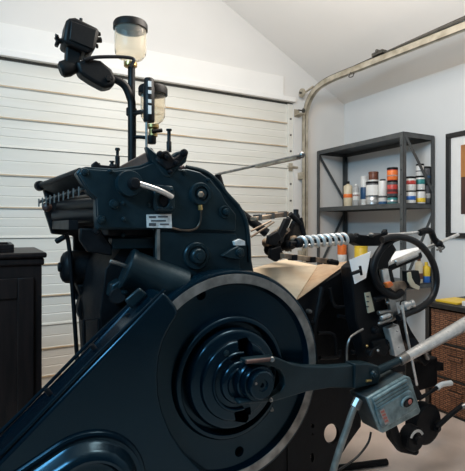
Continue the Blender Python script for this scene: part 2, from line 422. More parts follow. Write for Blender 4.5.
place(382.8, XA - .005, 8.2, 25, 'ink_bottle', 'white bottle with black cap right of the tin stack', 'bottle', [M['white'], B_(.28, .36, 'ink', 'print_band'), B_(.0, .12, 'bluedeep', 'base_band')], lidh=.012, lidr=.022)
_, z1 = place(392.5, XA - .015, 10.2, 7, 'ink_tin', 'low teal tin at the bottom of the stack behind the front post', 'tin', [M['greenteal'], B_(.2, .6, 'tin')], lidh=.006)
_, z2 = place(392.5, XA - .015, 10.2, 16, 'ink_tin', 'black tin with red label patch in the middle of the stack behind the front post', 'tin', [M['ink'], B_(.2, .8, 'red'), B_(.3, .5, 'ink', 'print_band')], z=z1 + .0005, lidh=.010)
place(392.5, XA - .015, 10.4, 13, 'ink_tin', 'orange-red tin with black lid at top of the stack behind the front post', 'tin', [M['red'], B_(.05, .9, 'orange'), B_(.35, .5, 'white', 'print_band')], z=z2 + .0005, lidh=.016)
XB = 2.77
_, z1 = place(410, XB, 11.2, 12.5, 'ink_tin', 'blue and white tin under the red-striped tin right of the front post', 'tin', [M['white'], B_(.28, .62, 'blue')], lidh=.008)
place(410, XB, 11.2, 14, 'ink_tin', 'white tin with red stripe and black lid right of the front post', 'tin', [M['white'], B_(.50, .82, 'red')], z=z1 + .0005, lidh=.014)
XC = 2.87
_, z1 = place(420, XC, 10, 13.5, 'ink_tin', 'white tin with yellow stripe at right end of the middle shelf', 'tin', [M['white'], B_(.10, .45, 'yellow')], lidh=.010)
_, z2 = place(420, XC, 9.4, 14, 'ink_tin', 'white tin with teal stripe stacked on the yellow-striped tin', 'tin', [M['white'], B_(.45, .85, 'greenteal')], z=z1 + .0005, lidh=.012)
place(420, XC, 7.5, 12, 'ink_jar', 'small white jar with black lid on top of the rightmost stack', 'jar', [M['white'], B_(.4, .5, 'ink', 'print_band')], z=z2 + .0005, lidh=.012)
_, z1 = place(426, XC + .072, 9, 20, 'ink_tin', 'dark tin with pale band behind the yellow-striped tin', 'tin', [M['ink'], B_(.3, .55, 'greyplastic')], lidh=.012)
place(426, XC + .072, 9, 17, 'ink_tin', 'plain dark tin on top of the banded dark tin', 'tin', [M['ink'], B_(.35, .5, 'bluedeep')], z=z1 + .0005, lidh=.012)
ZL = SH[1] + .0245
G2 = 'supplies on the lower shelf'
def low(px, X, wpx, top, name, label, cat, bands, **k):
    p = PX(px, top, X); r = hpx(px, X, wpx) / 2
    return can(name, label, cat, G2, X, p.y, ZL, r, p.z - ZL, bands, **k)
low(342, 2.74, 9, 233, 'paint_tin', 'orange tin on the lower shelf behind the big spring', 'tin', [M['orange'], B_(.3, .5, 'white')], lid=M['orange'])
low(361, 2.74, 13, 246, 'paint_tin', 'yellow-topped tin on the lower shelf behind the paper sheet', 'tin', [M['yellow'], B_(.2, .6, 'white')], lid=M['yellow'])
low(426.3, 2.942, 8.0, 262, 'glue_bottle', 'yellow bottle with blue base on the lower shelf inside the black hand loop', 'bottle', [M['yellow'], B_(0.0, .42, 'blue', 'base_band')], lid=M['yellow'], neck=(.012, .02), lidr=.013, lidh=.02)
low(419, 2.87, 7.5, 258, 'glue_bottle', 'cream bottle beside the yellow and blue bottle on the lower shelf', 'bottle', [M['cream'], B_(.2, .5, 'brown')], lid=M['brown'], neck=(.012, .02), lidr=.013, lidh=.02)

# ------------------------------------------------------------------ framed picture on the right wall
pf = thing('framed_picture', 'black framed picture with white mat hanging on the right wall', 'picture', (WX, 1.9, 1.5))
yl, yr, zb, zt = 2.19, 1.62, 1.115, 1.882
fw = .035
fr = MB()
for lo, hi in (((WX - .028, yr, zb), (WX - .001, yl, zb + fw)), ((WX - .028, yr, zt - fw), (WX - .001, yl, zt)), ((WX - .028, yr, zb + fw), (WX - .001, yr + fw, zt - fw)), ((WX - .028, yl - fw, zb + fw), (WX - .001, yl, zt - fw))): fr.box(lo, hi)
put('frame', fr, M['blackwood'], pf, bevel=.003)
put('mat_board', MB().box((WX - .012, yr + fw, zb + fw), (WX - .004, yl - fw, zt - fw)), M['mat'], pf)
pr = put('art_print', MB().box((WX - .0135, yr + .11, zb + .17), (WX - .0115, yl - .115, zt - .10)), M['print'], pf)
put('amber_band', MB().box((WX - .0145, yr + .11, zt - .33), (WX - .013, yl - .115, zt - .10)), M['printorange'], pr)

# ------------------------------------------------------------------ black storage unit with wicker baskets
ux, uy0, uy1, uz = 2.55, .95, 2.03, .70
un = thing('storage_unit', 'black storage unit with wicker baskets below the picture', 'storage unit', ((ux + WX) / 2, (uy0 + uy1) / 2, 0))
put('top', MB().box((ux - .01, uy0 - .01, uz - .03), (WX - .02, uy1 + .01, uz)), M['blackwood'], un, bevel=.003)
for y in (uy0, 1.475, uy1 - .03):
    put('side_panel', MB().box((ux, y, 0), (WX - .03, y + .03, uz - .03)), M['blackwood'], un)
rows = [.015, .235, .455]
for z in rows: put('shelf', MB().box((ux + .005, uy0 + .03, z - .012), (WX - .03, uy1 - .03, z)), M['blackwood'], un)
put('back_panel', MB().box((WX - .03, uy0, 0), (WX - .022, uy1, uz - .03)), M['blackwood'], un)
rn = ['bottom', 'middle', 'top']
for z, nm in zip(rows, rn):
    for y0, y1, side in ((1.51, 1.993, 'left'), (.987, 1.468, 'right')):
        h = .195
        bt = thing('wicker_basket', 'brown wicker basket in the %s row, %s column of the black unit' % (nm, side), 'basket', ((ux + .2), (y0 + y1) / 2, z), 'wicker baskets in the black unit')
        w = MB()
        x0, x1 = ux + .012, WX - .06; th = .014
        w.box((x0, y0, z + .001), (x0 + th, y1, z + h)).box((x1 - th, y0, z + .001), (x1, y1, z + h)).box((x0 + th, y0, z + .001), (x1 - th, y0 + th, z + h)).box((x0 + th, y1 - th, z + .001), (x1 - th, y1, z + h)).box((x0 + th, y0 + th, z + .001), (x1 - th, y1 - th, z + .012))
        ob = put('woven_body', w, M['wicker'], bt)
        put('woven_rim', MB().tube([(x0, y0 + .006, z + h), (x0, y1 - .006, z + h)], .008, n=10, smooth=1), M['wicker'], bt)
        ym = (y0 + y1) / 2 + .06
        cut(ob, MB().box((x0 - .02, ym - .045, z + h - .075), (x0 + .03, ym + .045, z + h - .045)))
tag(put('writing_pad', MB().box((2.60, 1.83, uz + .0005), (2.80, 1.99, uz + .014)), M['yellow'], bevel=.002), 'yellow pad lying on the left end of the wicker basket unit', 'pad')
tag(put('paper_stack', MB().box((2.60, 1.42, uz + .0005), (2.85, 1.80, uz + .03)), M['paper'], bevel=.002), 'stack of white paper on top of the wicker basket unit', 'paper')

# ------------------------------------------------------------------ dark cabinet at the left
cx0, cx1, cy0, cy1 = -.62, .185, 1.98, 2.50
cz = P(42, 252, 2.0).z
cab = thing('wooden_cabinet', 'very dark wooden cabinet with moulded top at the left edge', 'cabinet', ((cx0 + cx1) / 2, (cy0 + cy1) / 2, 0))
put('carcass', MB().box((cx0, cy0, .06), (cx1, cy1, cz - .05)), M['darkwood'], cab, bevel=.003)
tp = put('top', MB().box((cx0 - .02, cy0 - .02, cz - .022), (cx1 + .018, cy1, cz)), M['darkwood'], cab, bevel=.008, seg=3)
put('moulding', MB().box((cx0 - .010, cy0 - .010, cz - .052), (cx1 + .009, cy1, cz - .022)), M['darkwood'], tp, bevel=.008, seg=3)
put('plinth', MB().box((cx0 + .02, cy0 + .02, 0), (cx1 - .02, cy1 - .02, .06)), M['darkwood'], cab)
for x0, x1 in ((cx0 + .03, -.225), (-.205, cx1 - .03)):
    d = MB()
    z0, z1 = .10, cz - .10
    for lo, hi in (((x0, cy0 - .014, z0), (x0 + .06, cy0, z1)), ((x1 - .06, cy0 - .014, z0), (x1, cy0, z1)), ((x0 + .06, cy0 - .014, z0), (x1 - .06, cy0, z0 + .08)), ((x0 + .06, cy0 - .014, z1 - .08), (x1 - .06, cy0, z1))): d.box(lo, hi)
    dd = put('door', d, M['darkwood'], cab, bevel=.003)
    put('door_panel', MB().box((x0 + .06, cy0 - .006, z0 + .08), (x1 - .06, cy0, z1 - .08)), M['darkwood'], dd)
    put('knob', MB().lathe((x1 - .03 if x0 < -.3 else x0 + .03, cy0 - .014, .62), (0, -1, 0), [(.006, 0), (.006, .012), (.014, .018), (.012, .028), (0, .030)], 16), M['brownstrip'], dd)
tag(put('type_tray', MB().box((-.45, 2.02, cz + .0005), (.085, 2.36, cz + .012)).box((-.45, 2.02, cz + .012), (.085, 2.035, cz + .032)).box((-.45, 2.345, cz + .012), (.085, 2.36, cz + .032)).box((.07, 2.035, cz + .012), (.085, 2.345, cz + .032)).box((-.45, 2.035, cz + .012), (-.435, 2.345, cz + .032)), M['darkwood'], bevel=.002), 'flat dark tray lying on top of the dark wooden cabinet', 'tray')

# ================================================================== the printing press
press = thing('printing_press', 'large blue-black platen printing press with big flywheel, centre of the room', 'printing press', (.95, 1.75, 0))
def part(name, mb, m, parent=None, **k): return put(name, mb, M[m], parent or press, **k)
def bolt(px, py, Y, rp, parent=None, h=.012, m='paint', hexa=False):
    c = P(px, py, Y); r = U(px, Y, rp)
    mb = MB()
    if hexa: mb.cyl(c + Vector((0, .004, 0)), c + Vector((0, -h, 0)), r, n=6, cham=.002)
    else: mb.lathe(c + Vector((0, .004, 0)), (0, -1, 0), [(0, 0), (r, 0), (r, h * .6), (r * .82, h + .002), (r * .5, h + .003), (r * .45, h + .008), (0, h + .009)], 20)
    return part('bolt', mb, m, parent)

# --- base casting, bed column and feet
YB0, YB1 = 1.56, 2.06
bx = lambda px, Y: P(px, 226, Y).x
part('base_casting', MB().box((.36, YB0, .03), (1.22, YB1, .50)), 'black', bevel=.012)
for x in (.42, 1.14):
    for y in (YB0 + .03, YB1 - .09):
        part('foot', MB().box((x - .05, y, 0), (x + .07, y + .07, .035)), 'black', bevel=.004)
col = part('bed_column', MB().prism([(.36, .48), (1.0, .48), (.95, .80), (.90, 1.12), (.44, 1.16), (.355, 1.05), (.335, .90)], YB0 + .03, YB1), 'black', bevel=.003)
fr_ = MB(); c0 = P(93, 330, YB0 + .02)
fr_.tube([P(84, 345, 1.60), P(84, 320, 1.60), P(99, 319, 1.60), P(99, 350, 1.60)], .006, n=8, smooth=1)
part('guard_rail', fr_, 'black')

# --- flywheel
YW = 1.41; R = .385
wc = P(233.5, 378, YW)
def wp(pr): return [(r * R, -y) for r, y in pr]     # height along the axis facing the viewer
fw_ = part('flywheel', MB().lathe(wc, (0, -1, 0), wp([(0, .07), (.94, .07), (.96, .08), (1.0, .08), (1.0, .016), (.985, .004), (.962, .001), (.875, .001), (.865, .010), (.85, .024), (.60, .032), (.578, .031), (.576, .018), (.570, .009), (.560, .003), (.545, 0), (.522, 0), (.512, .008), (.502, .040), (.462, .040), (.461, .004), (.457, -.005), (.449, -.012), (.436, -.017), (.42, -.019), (.372, -.020), (.366, -.021), (.364, -.027), (.358, -.033), (.348, -.037), (.335, -.038), (.19, -.038), (.18, -.040), (0, -.040)]), 128), 'gloss', label='big blue-black flywheel')
hc = MB()
for px, py in ((204, 296), (243, 455), (300, 400), (163, 372)):
    if px in (204, 243): c = P(px, py, YW); hc.cyl(c + Vector((0, -.05, 0)), c + Vector((0, .055, 0)), .0185, n=24)
# cam slots in the hub plate
hc.prism(XZ([(233, 339), (244, 336), (247, 341), (247, 362), (243, 366), (240, 352), (233, 347)], YW), YW - .06, YW + .045)
hc.prism(XZ([(229, 409), (238, 405), (245, 403), (246, 416), (244, 421), (231, 419)], YW), YW - .06, YW + .045)
cut(fw_, hc)
part('rim_band', MB().lathe(wc, (0, -1, 0), wp([(.962, .002), (.960, -.001), (.877, -.001), (.874, .002)]), 128), 'band', fw_, label='worn bare-steel band')
part('hub_boss', MB().lathe(wc, (0, -1, 0), [(.074, .036), (.074, .048), (.071, .054), (.064, .058), (.056, .059), (.053, .066), (0, .066)], 48), 'gloss', fw_)
cr = MB().tube([wc + Vector((.098 * math.cos(t), -.041, .098 * math.sin(t))) for t in [math.radians(a) for a in range(80, 281, 20)]], .006, n=10)
part('cam_ring', cr, 'gloss', fw_)
bolt(226, 353, YW - .036, 3.2, fw_, h=.008)
bolt(271, 409, YW + .03, 2, fw_, h=.010, m='steel')

# crank pin and drive rod
pc = P(262.5, 385.5, 1.28)
cp = part('crank_pin', MB().lathe(pc + Vector((0, .11, 0)), (0, -1, 0), [(0, 0), (.072, 0), (.072, .065), (.068, .07), (.063, .07), (.062, .088), (.058, .094), (.048, .094), (.047, .110), (.043, .114), (.020, .114), (.018, .108), (.008, .108), (.006, .100), (0, .100)], 48), 'gloss')
part('lock_screw', MB().cyl(pc + Vector((-.028, .006, .012)), pc + Vector((-.028, -.006, .012)), .005, n=6), 'steel', cp)
YR = 1.30
rod = part('drive_rod', MB().prism(XZ([(245, 360), (262, 358), (274, 357), (283, 360), (292, 364), (306, 366.5), (330, 367), (358, 365), (358, 388), (330, 388), (306, 392), (290, 397), (276, 401), (258, 403), (239, 405), (240, 401.5), (262, 399), (272, 397), (281, 392), (285, 385), (284.5, 377), (280, 370), (272, 366.5), (258, 365), (246, 364)], YR), YR, YR + .038), 'paint', bevel=.004, label='blue-black forked drive rod')
part('fork_tie', MB().cyl(P(246, 362, YR - .004), P(273, 359, YR - .004), .007, n=12), 'rust', rod)
part('fork_pin', MB().cyl(P(272, 359.5, YR - .012), P(272, 359.5, YR + .03), .009, n=16, cham=.002), 'steel', rod)
part('fork_pin', MB().cyl(P(271, 400, YR - .010), P(271, 400, YR + .03), .007, n=16, cham=.002), 'steel', rod)
part('end_block', MB().prism(XZ([(355, 364), (370, 364), (379, 366), (381, 376), (378, 384), (355, 389)], YR - .01), YR - .01, YR + .045), 'paint', rod, bevel=.005)
bolt(373, 374, YR - .01, 4.2, rod, h=.014)
part('grease_cup', MB().cyl(P(366, 381, YR - .012), P(371, 380.5, YR - .012), .005, n=10), 'brass', rod)
# hand lever with bright grip
lev = part('lever_arm', MB().cyl(P(374, 372.5, YR + .012), P(406, 357.5, YR + .012), U(390, YR, 4.2), U(406, YR, 3.6), n=20), 'paint')
a, b = P(404, 358.5, YR + .012), P(492, 309, YR + .012)
part('grip', MB().cyl(a, b, U(405, YR, 4.8), U(490, YR, 7.2), n=28, cham=.004), 'chrome', lev, label='bright bare-steel lever grip')
part('collar', MB().cyl(P(399, 361, YR + .012), P(407, 356.5, YR + .012), U(405, YR, 5.0), n=24, cham=.003), 'steel', lev)

# --- belt guard
YG = 1.335; GT = .16
gpts = [(-42, 505), (163.5, 292), (168, 296), (176, 306), (178.5, 312), (177, 318), (171, 327), (164, 341), (159.5, 358), (158, 376), (159, 395), (163, 413), (171, 433), (183, 452), (200, 470), (222, 486), (240, 500), (240, 545), (-42, 545)]
gd = part('belt_guard', MB().prism(XZ(gpts, YG), YG, YG + GT), 'gloss', bevel=.010, seg=4, label='blue-black sheet-metal drive belt guard')
lip = MB()
e = [P(-42, 500, YG), P(30, 428.5, YG), P(98, 357, YG), P(166, 291, YG)]
lip.tube([p + Vector((0, .012, .003)) for p in e], .006, n=8, smooth=1)
lip.tube([p + Vector((0, GT - .006, .003)) for p in e], .006, n=8, smooth=1)
part('edge_lip', lip, 'gloss', gd)
for px, py in ((100, 331), (52, 378), (137, 298)):
    p = P(px + 2, py + 24, YG) + Vector((0, .09, .012))
    part('bolt', MB().lathe(p - Vector((0, 0, .02)), (-.5, 0, .75), [(0, 0), (.008, 0), (.008, .018), (.006, .022), (0, .023)], 12), 'black', gd)
tb = XZ([(124, 300), (139, 287), (147, 294), (131, 309)], 1.42)
part('guard_bracket', MB().prism(tb, 1.41, 1.425), 'paint', gd, bevel=.006)
# pulley cover: stepped stadium dome
def stadium(c0, c1, r, n=20):
    d = math.atan2(c1[1] - c0[1], c1[0] - c0[0]); out = []
    for i in range(n + 1):
        t = d - PI / 2 + PI * i / n; out.append((c1[0] + r * math.cos(t), c1[1] + r * math.sin(t)))
    for i in range(n + 1):
        t = d + PI / 2 + PI * i / n; out.append((c0[0] + r * math.cos(t), c0[1] + r * math.sin(t)))
    return out
A_ = P(85, 493, YG); B2 = P(10, 548, YG)
def tiers(mb, lst):
    rings = []
    for r, h in lst:
        rings.append([mb.bm.verts.new((x, YG - h, z)) for x, z in stadium((A_.x, A_.z), (B2.x, B2.z), r)])
    n = len(rings[0])
    for p, q in zip(rings, rings[1:]):
        for i in range(n): mb.bm.faces.new((p[i], p[(i + 1) % n], q[(i + 1) % n], q[i]))
    mb.bm.faces.new(rings[-1]); mb.bm.faces.new(rings[0][::-1]); return mb
pcv = part('pulley_cover', tiers(MB(), [(.178, -.004), (.178, .004), (.174, .010), (.166, .012), (.160, .009), (.152, .010), (.146, .016), (.138, .042), (.128, .054), (.116, .058), (.108, .055), (.100, .030), (.094, .026), (.080, .026)]), 'gloss', gd)
part('cover_boss', MB().lathe(P(92, 494, YG) + Vector((0, -.02, 0)), (0, -1, 0), [(.070, 0), (.070, .016), (.062, .026), (.050, .028), (.046, .020), (.02, .020), (0, .024)], 36), 'gloss', pcv)

# --- upper side frame with its fittings
YF = 1.50
outl = [(76, 173), (80, 168.5), (86, 166.5), (100, 167.5), (116, 168.5), (140, 165), (152, 160), (166, 161), (178, 166.5), (190, 166), (204, 169.5), (217, 178), (229, 193), (240, 204), (247.5, 219), (250.5, 238), (251.5, 258), (254, 272), (254, 330), (158, 330), (157, 229.5), (97, 229.5), (95.5, 199), (88, 193)]
sf = part('side_frame', MB().prism(XZ(outl, YF + .02), YF + .02, YF + .07), 'paint', bevel=.004, label='blue-black cast side frame')
up = [(79, 173.5), (86, 168.5), (100, 169.5), (116, 170.5), (140, 168), (152, 163), (166, 164), (178, 169), (188, 169), (200, 172), (211, 180), (221, 192), (226, 202), (236, 214), (236, 231), (157, 229), (99, 228), (97.5, 198), (90, 192)]
pa = part('upper_plate', MB().prism(XZ(up, YF), YF, YF + .022), 'paint', sf, bevel=.004)
lowp = [(158.5, 232), (236, 233.5), (240, 250), (240, 300), (159, 300)]
part('lower_plate', MB().prism(XZ(lowp, YF + .008), YF + .008, YF + .022), 'paint', sf, bevel=.003)
rim = MB().tube([P(x, y, YF + .018) for x, y in ((186, 167), (203, 171), (216, 180), (227, 194), (238, 206), (245.5, 220), (248.5, 238), (249.5, 262))], .008, n=10)
part('rim_bead', rim, 'paint', sf)
part('seam_strip', MB().prism(XZ([(157, 229), (160, 229), (160, 268), (157, 268)], YF), YF, YF + .02), 'band', sf)
# round knob with chrome crank
kc = P(128, 184, YF)
kb = part('ink_knob', MB().lathe(kc, (0, -1, 0), [(0, -.004), (U(128, YF, 13), -.004), (U(128, YF, 13.2), .022), (U(128, YF, 12.3), .030), (U(128, YF, 6), .032), (0, .032)], 40), 'paint')
part('boss', MB().lathe(P(133, 184, YF - .03), (0, -1, 0), [(U(128, YF, 6), 0), (U(128, YF, 6), .02), (U(128, YF, 4.5), .032), (0, .034)], 24), 'black', kb)
hb = P(137, 183, YF - .05)
part('crank_handle', MB().tube([hb, P(150, 187, YF - .05), P(162, 191.5, YF - .045), P(172, 197, YF - .03)], U(150, YF, 2.7), n=16), 'chrome', kb, label='bright steel crank handle')
for px, py, r in ((114, 204, 5.2), (101, 219.5, 4.6), (123.5, 219, 2.4), (123, 203, 2), (85, 172, 4), (110, 171, 2.6), (149, 205, 2.2), (184, 173, 2.6), (208, 180, 2.2)):
    bolt(px, py, YF, r, sf, h=.010)
# rectangular bearing bracket
rb = part('bearing_bracket', MB().prism(XZ([(154, 184), (173, 186), (175, 192), (175, 209), (171, 212), (156, 211), (153.5, 205)], YF - .02), YF - .02, YF + .002), 'paint', sf, bevel=.004)
cut(rb, MB().cyl(P(164, 201, YF - .03) , P(164, 201, YF - .03) + Vector((0, .025, 0)), U(164, YF, 6.5), n=28))
part('bearing_ring', MB().lathe(P(164, 201, YF - .006), (0, -1, 0), [(0, 0), (U(164, YF, 5), 0), (U(164, YF, 5), .006), (U(164, YF, 3), .008), (0, .008)], 24), 'black', rb)
for px, py in ((157, 189), (172, 190), (158, 208), (172, 208)): bolt(px, py, YF - .02, 1.6, rb, h=.005)
# oil port with copper pipe
oc = P(199.5, 194, YF)
op = part('oil_port', MB().lathe(oc, (0, -1, 0), [(0, -.004), (U(200, YF, 11.5), -.004), (U(200, YF, 11.5), .012), (U(200, YF, 10.5), .018), (U(200, YF, 7.5), .018), (U(200, YF, 7), .010), (U(200, YF, 5), .010), (U(200, YF, 4.6), .024), (0, .026)], 36), 'paint', sf)
part('plug', MB().cyl(P(201, 194.5, YF - .024), P(201, 194.5, YF - .036), U(200, YF, 3.2), n=6, cham=.002), 'bronze', op)
part('oil_pipe', MB().tube([P(200, 205, YF - .012), P(201, 212, YF - .012), P(200, 222, YF - .008), P(195, 229, YF - .006), P(184, 230.5, YF - .006), P(172, 228, YF - .004)], U(200, YF, 1.1), n=10), 'copper', sf)
part('pipe_nut', MB().cyl(P(200, 205, YF - .012), P(200.5, 210, YF - .012), U(200, YF, 2.2), n=6), 'brass', sf)
# bosses
def boss(px, py, rr, y=YF):
    u = U(px, y)
    return part('shaft_boss', MB().lathe(P(px, py, y), (0, -1, 0), [(0, -.006), (rr * u, -.006), (rr * u, .008), (rr * u * .92, .013), (rr * u * .72, .013), (rr * u * .70, .008), (rr * u * .56, .008), (rr * u * .54, .026), (rr * u * .46, .031), (rr * u * .25, .031), (rr * u * .22, .038), (0, .038)], 36), 'paint', sf)
boss(196, 256, 14, YF + .01); boss(224, 212, 6.2); 
# lever with gauge plate
lv = part('stop_lever', MB().prism(XZ([(222, 256), (232, 249), (238, 246), (244, 249), (245, 256), (240, 260), (231, 259)], YF - .012), YF - .012, YF + .012), 'paint', sf, bevel=.004)
bolt(239, 252.5, YF - .012, 4.3, lv, h=.010)
gp = part('gauge_plate', MB().prism(XZ([(234, 241.5), (240, 239), (245, 241), (245.5, 245.5), (235, 245.5)], YF - .006), YF - .006, YF + .012), 'plate', sf, bevel=.001, label='small white scale plate')
# name plate with illegible dark print
np_ = part('name_plate', MB().prism(XZ([(146.5, 214.5), (171.5, 214), (172, 228), (147, 227.5)], YF - .003), YF - .003, YF + .002), 'plate', sf, label='worn white name plate')
for x0, x1, y0, y1 in ((149, 156, 216, 218), (158, 168, 216, 217.5), (151, 166, 220, 221.5), (149, 156, 223, 226), (160, 169, 223.5, 225)):
    part('print_line', MB().prism(XZ([(x0, y0), (x1, y0), (x1, y1), (x0, y1)], YF - .0042), YF - .0042, YF - .0028), 'ink', np_)

# gripper-release mechanism on top of the frame
mech = part('top_bracket', MB().prism(XZ([(146, 146), (150, 148), (160, 156), (168, 158), (176, 152), (184, 150), (188, 154), (186, 162), (178, 169), (170, 178), (163, 176), (158, 168), (150, 160)], YF + .0), YF - .004, YF + .03), 'paint', bevel=.005)
part('link', MB().prism(XZ([(160, 152), (168, 150), (174, 158), (186, 150), (189, 153), (178, 165), (168, 170), (162, 164)], YF - .02), YF - .02, YF - .002), 'black', mech, bevel=.005)
for px, py, r in ((166, 157, 3), (184, 153, 4), (160, 154, 3.2), (170, 172, 2.5), (176, 163, 3)): bolt(px, py, YF - .02, r, mech, h=.012, m='black')
part('spindle', MB().lathe(P(169, 152, YF + .01), (0, 0, 1), [(0, 0), (.009, 0), (.009, U(169, YF, 10)), (.0065, U(169, YF, 11)), (.0065, U(169, YF, 21)), (.010, U(169, YF, 21.5)), (.010, U(169, YF, 23)), (0, U(169, YF, 23.5))], 18), 'black', mech)
part('red_pin', MB().cyl(P(180, 168, YF - .03), P(184, 167, YF - .03), .006, n=12), 'rust', mech)
part('arm', MB().tube([P(150, 150, YF + .04), P(158, 160, YF), P(168, 165, YF - .01), P(178, 160, YF)], .010, n=10), 'black', mech)
# posts and small fittings over the inking end
for px, top, bot, rr in ((117.5, 148, 167, .008), (97, 163, 168, .010), (112, 161, 169, .009)):
    c = P(px, bot, YF + .05); h = (bot - top) * U(px, YF + .05)
    part('top_post', MB().lathe(c, (0, 0, 1), [(0, -.005), (rr, -.005), (rr, h * .55), (rr * .65, h * .6), (rr * .65, h * .85), (rr * 1.1, h * .88), (rr, h), (0, h)], 16), 'black')
part('top_rail', MB().prism(XZ([(92, 164), (96, 161), (101, 165), (113, 166), (116, 163), (118, 170), (92, 170)], YF + .04), YF + .035, YF + .06), 'black', bevel=.003)
part('brown_strip', MB().prism(XZ([(116, 168.5), (148, 151), (154, 157), (152, 163), (140, 167)], YF + .075), YF + .075, YF + .10), 'brownstrip', bevel=.003, label='brown worn strip above the ink rollers')
part('ink_cover', MB().hull([P(118, 168, YF + .1), P(152, 152, YF + .1), P(152, 152, YF + .1) + Vector((0, .45, 0)), P(118, 168, YF + .1) + Vector((0, .45, 0))], (0, 0, -.02)), 'black')

# --- ink fountain, keys and rollers at the left
YN, YK = YF + .06, 2.04
n0, n1 = P(80, 171, YN), P(80, 196, YN)
f0 = P(39, 186, YK)
ft = MB()
top = [P(84, 168, YN), P(100, 172, YN), P(93, 192, YN), P(78, 174, YN)]
far = [P(43, 183.5, YK), P(60, 183, YK), P(56, 197, YK), P(39, 187, YK)]
vs0 = [ft.bm.verts.new(p) for p in top]; vs1 = [ft.bm.verts.new(p) for p in far]
ft.bm.faces.new(vs0); ft.bm.faces.new(vs1[::-1])
for i in range(4): ft.bm.faces.new((vs0[i], vs1[i], vs1[(i + 1) % 4], vs0[(i + 1) % 4]))
fo = part('ink_fountain', ft, 'black', bevel=.004)
part('fountain_lip', MB().cyl(P(40, 185.5, YK), P(80, 171, YN), .011, n=14), 'black', fo)
part('end_knob', MB().lathe(P(39.5, 186, YK + .01), P(39.5, 186, YK + .01) - P(80, 171, YN), [(0, -.02), (.02, -.02), (.022, 0), (.016, .012), (0, .014)], 18), 'black', fo)
k0, k1 = P(45, 201, YK - .04) + Vector((-.012, 0, 0)), P(85, 190, YN) + Vector((-.012, -.02, 0))
NK = 10
for i in range(NK):
    t = i / (NK - 1); p = k0.lerp(k1, t)
    part('fountain_key', MB().lathe(p, (-.5, -.3, -.25), [(0, -.03), (.003, -.03), (.003, 0), (.0065, .002), (.0065, .012), (.005, .015), (0, .016)], 12).lathe(p + Vector((-.012, -.008, -.008)), (0, 0, 1), [(0, -.016), (.003, -.016), (.003, .016), (0, .016)], 8), 'steel', fo)
part('key_rail', MB().cyl(k0, k1, .006, n=12), 'black', fo)
for (a0, a1, r) in ((P(62, 207, YK - .05), P(104, 204, YN + .02), .026), (P(58, 216, YK - .05), P(110, 214, YN), .030), (P(70, 205, YK - .05), P(120, 198, YN), .032)):
    part('ink_roller', MB().cyl(a0, a1, r, n=24, cham=.004), 'rubber')
part('roller_end', MB().ball(P(47, 207, YK - .04), .020), 'rust')
part('red_knob', MB().lathe(P(71, 214.5, YK - .12), (-.2, -1, 0), [(0, -.02), (.016, -.02), (.020, 0), (.018, .010), (.008, .014), (0, .014)], 20), 'rust', label='brown-red round knob')
ff = part('far_side_frame', MB().prism(XZ([(43, 188), (52, 184), (90, 178), (160, 178), (200, 200), (204, 300), (75, 300), (74, 236), (52, 234), (49, 224), (45, 212), (47, 202)], YK), YK, YK + .045), 'black', bevel=.006)
part('rear_rail', MB().box((P(52, 226, YK).x, YF + .08, P(60, 226, YK).z - .012), (P(52, 226, YK).x + .03, YK, P(60, 226, YK).z + .02)), 'black')
part('cross_tie', MB().box((.36, YF + .07, 1.165), (.50, YK, 1.20)), 'black', bevel=.004)
part('cross_tie', MB().box((.56, YF + .07, 1.13), (.80, YK, 1.30)), 'black', bevel=.004)
part('bearing_shelf', MB().prism(XZ([(112, 238), (156, 238), (156, 249), (113, 249)], YF + .06), YF + .06, YF + .12), 'paint', bevel=.004)
bolt(97, 231, YF + .05, 4, h=.014, m='black'); bolt(123, 235, YF + .06, 2.2, h=.01)
part('roller_bracket', MB().prism(XZ([(80, 228), (100, 229), (112, 246), (112, 256), (88, 252), (80, 240)], YF + .07), YF + .07, YF + .11), 'black', bevel=.005)
# angled drum over the guard
d0, d1 = P(125, 268, 1.535), P(184, 290, 1.505)
dr = part('drive_drum', MB().lathe(d0, d1 - d0, [(0, 0), (U(125, 1.56, 19), 0), (U(125, 1.56, 21), .006), (U(125, 1.56, 21), .018), (U(125, 1.56, 20), .024), (U(125, 1.56, 20.5), .215), (0, .215)], 40), 'paint', label='blue-black round drum above the guard')
part('drum_stub', MB().cyl(P(110, 261, 1.535), P(126, 266, 1.535), .008, n=14, cham=.002), 'steel', dr)
part('clamp_nut', MB().cyl(P(118, 296, 1.52), P(118, 296, 1.55), .03, n=20, cham=.006), 'black', dr)
bolt(125, 291, 1.52, 4, dr, h=.012)
part('drum_bracket', MB().prism(XZ([(112, 285), (120, 280), (136, 284), (132, 298), (118, 302), (110, 297)], 1.53), 1.53, 1.60), 'paint', dr, bevel=.006)
# small motor at the left and the long throw-off rod
mc0, mc1 = P(61, 267, 2.0), P(92, 267, 2.0)
mo = part('motor', MB().lathe(mc0, mc1 - mc0, [(0, 0), (.045, 0), (.06, .008), (.068, .022), (.070, .04), (.070, .14), (0, .14)], 32), 'black')
part('end_cap', MB().cyl(mc0 + Vector((.002, 0, 0)), mc0 - Vector((.012, 0, 0)), .02, n=20, cham=.004), 'black', mo)
part('housing', MB().prism(XZ([(76, 284), (80, 296), (77, 310), (80, 320), (110, 320), (110, 280)], 1.98), 1.96, 2.04), 'black', bevel=.01)
tr = part('throw_off_rod', MB().tube([P(66, 233, 1.92), P(69, 246, 1.92), P(72, 282, 1.92), P(78, 372, 1.92)], .0085, n=12), 'black')
part('rod_handle', MB().cyl(P(55.5, 242, 1.92), P(65, 236.5, 1.92), .011, n=14, cham=.004), 'black', tr)

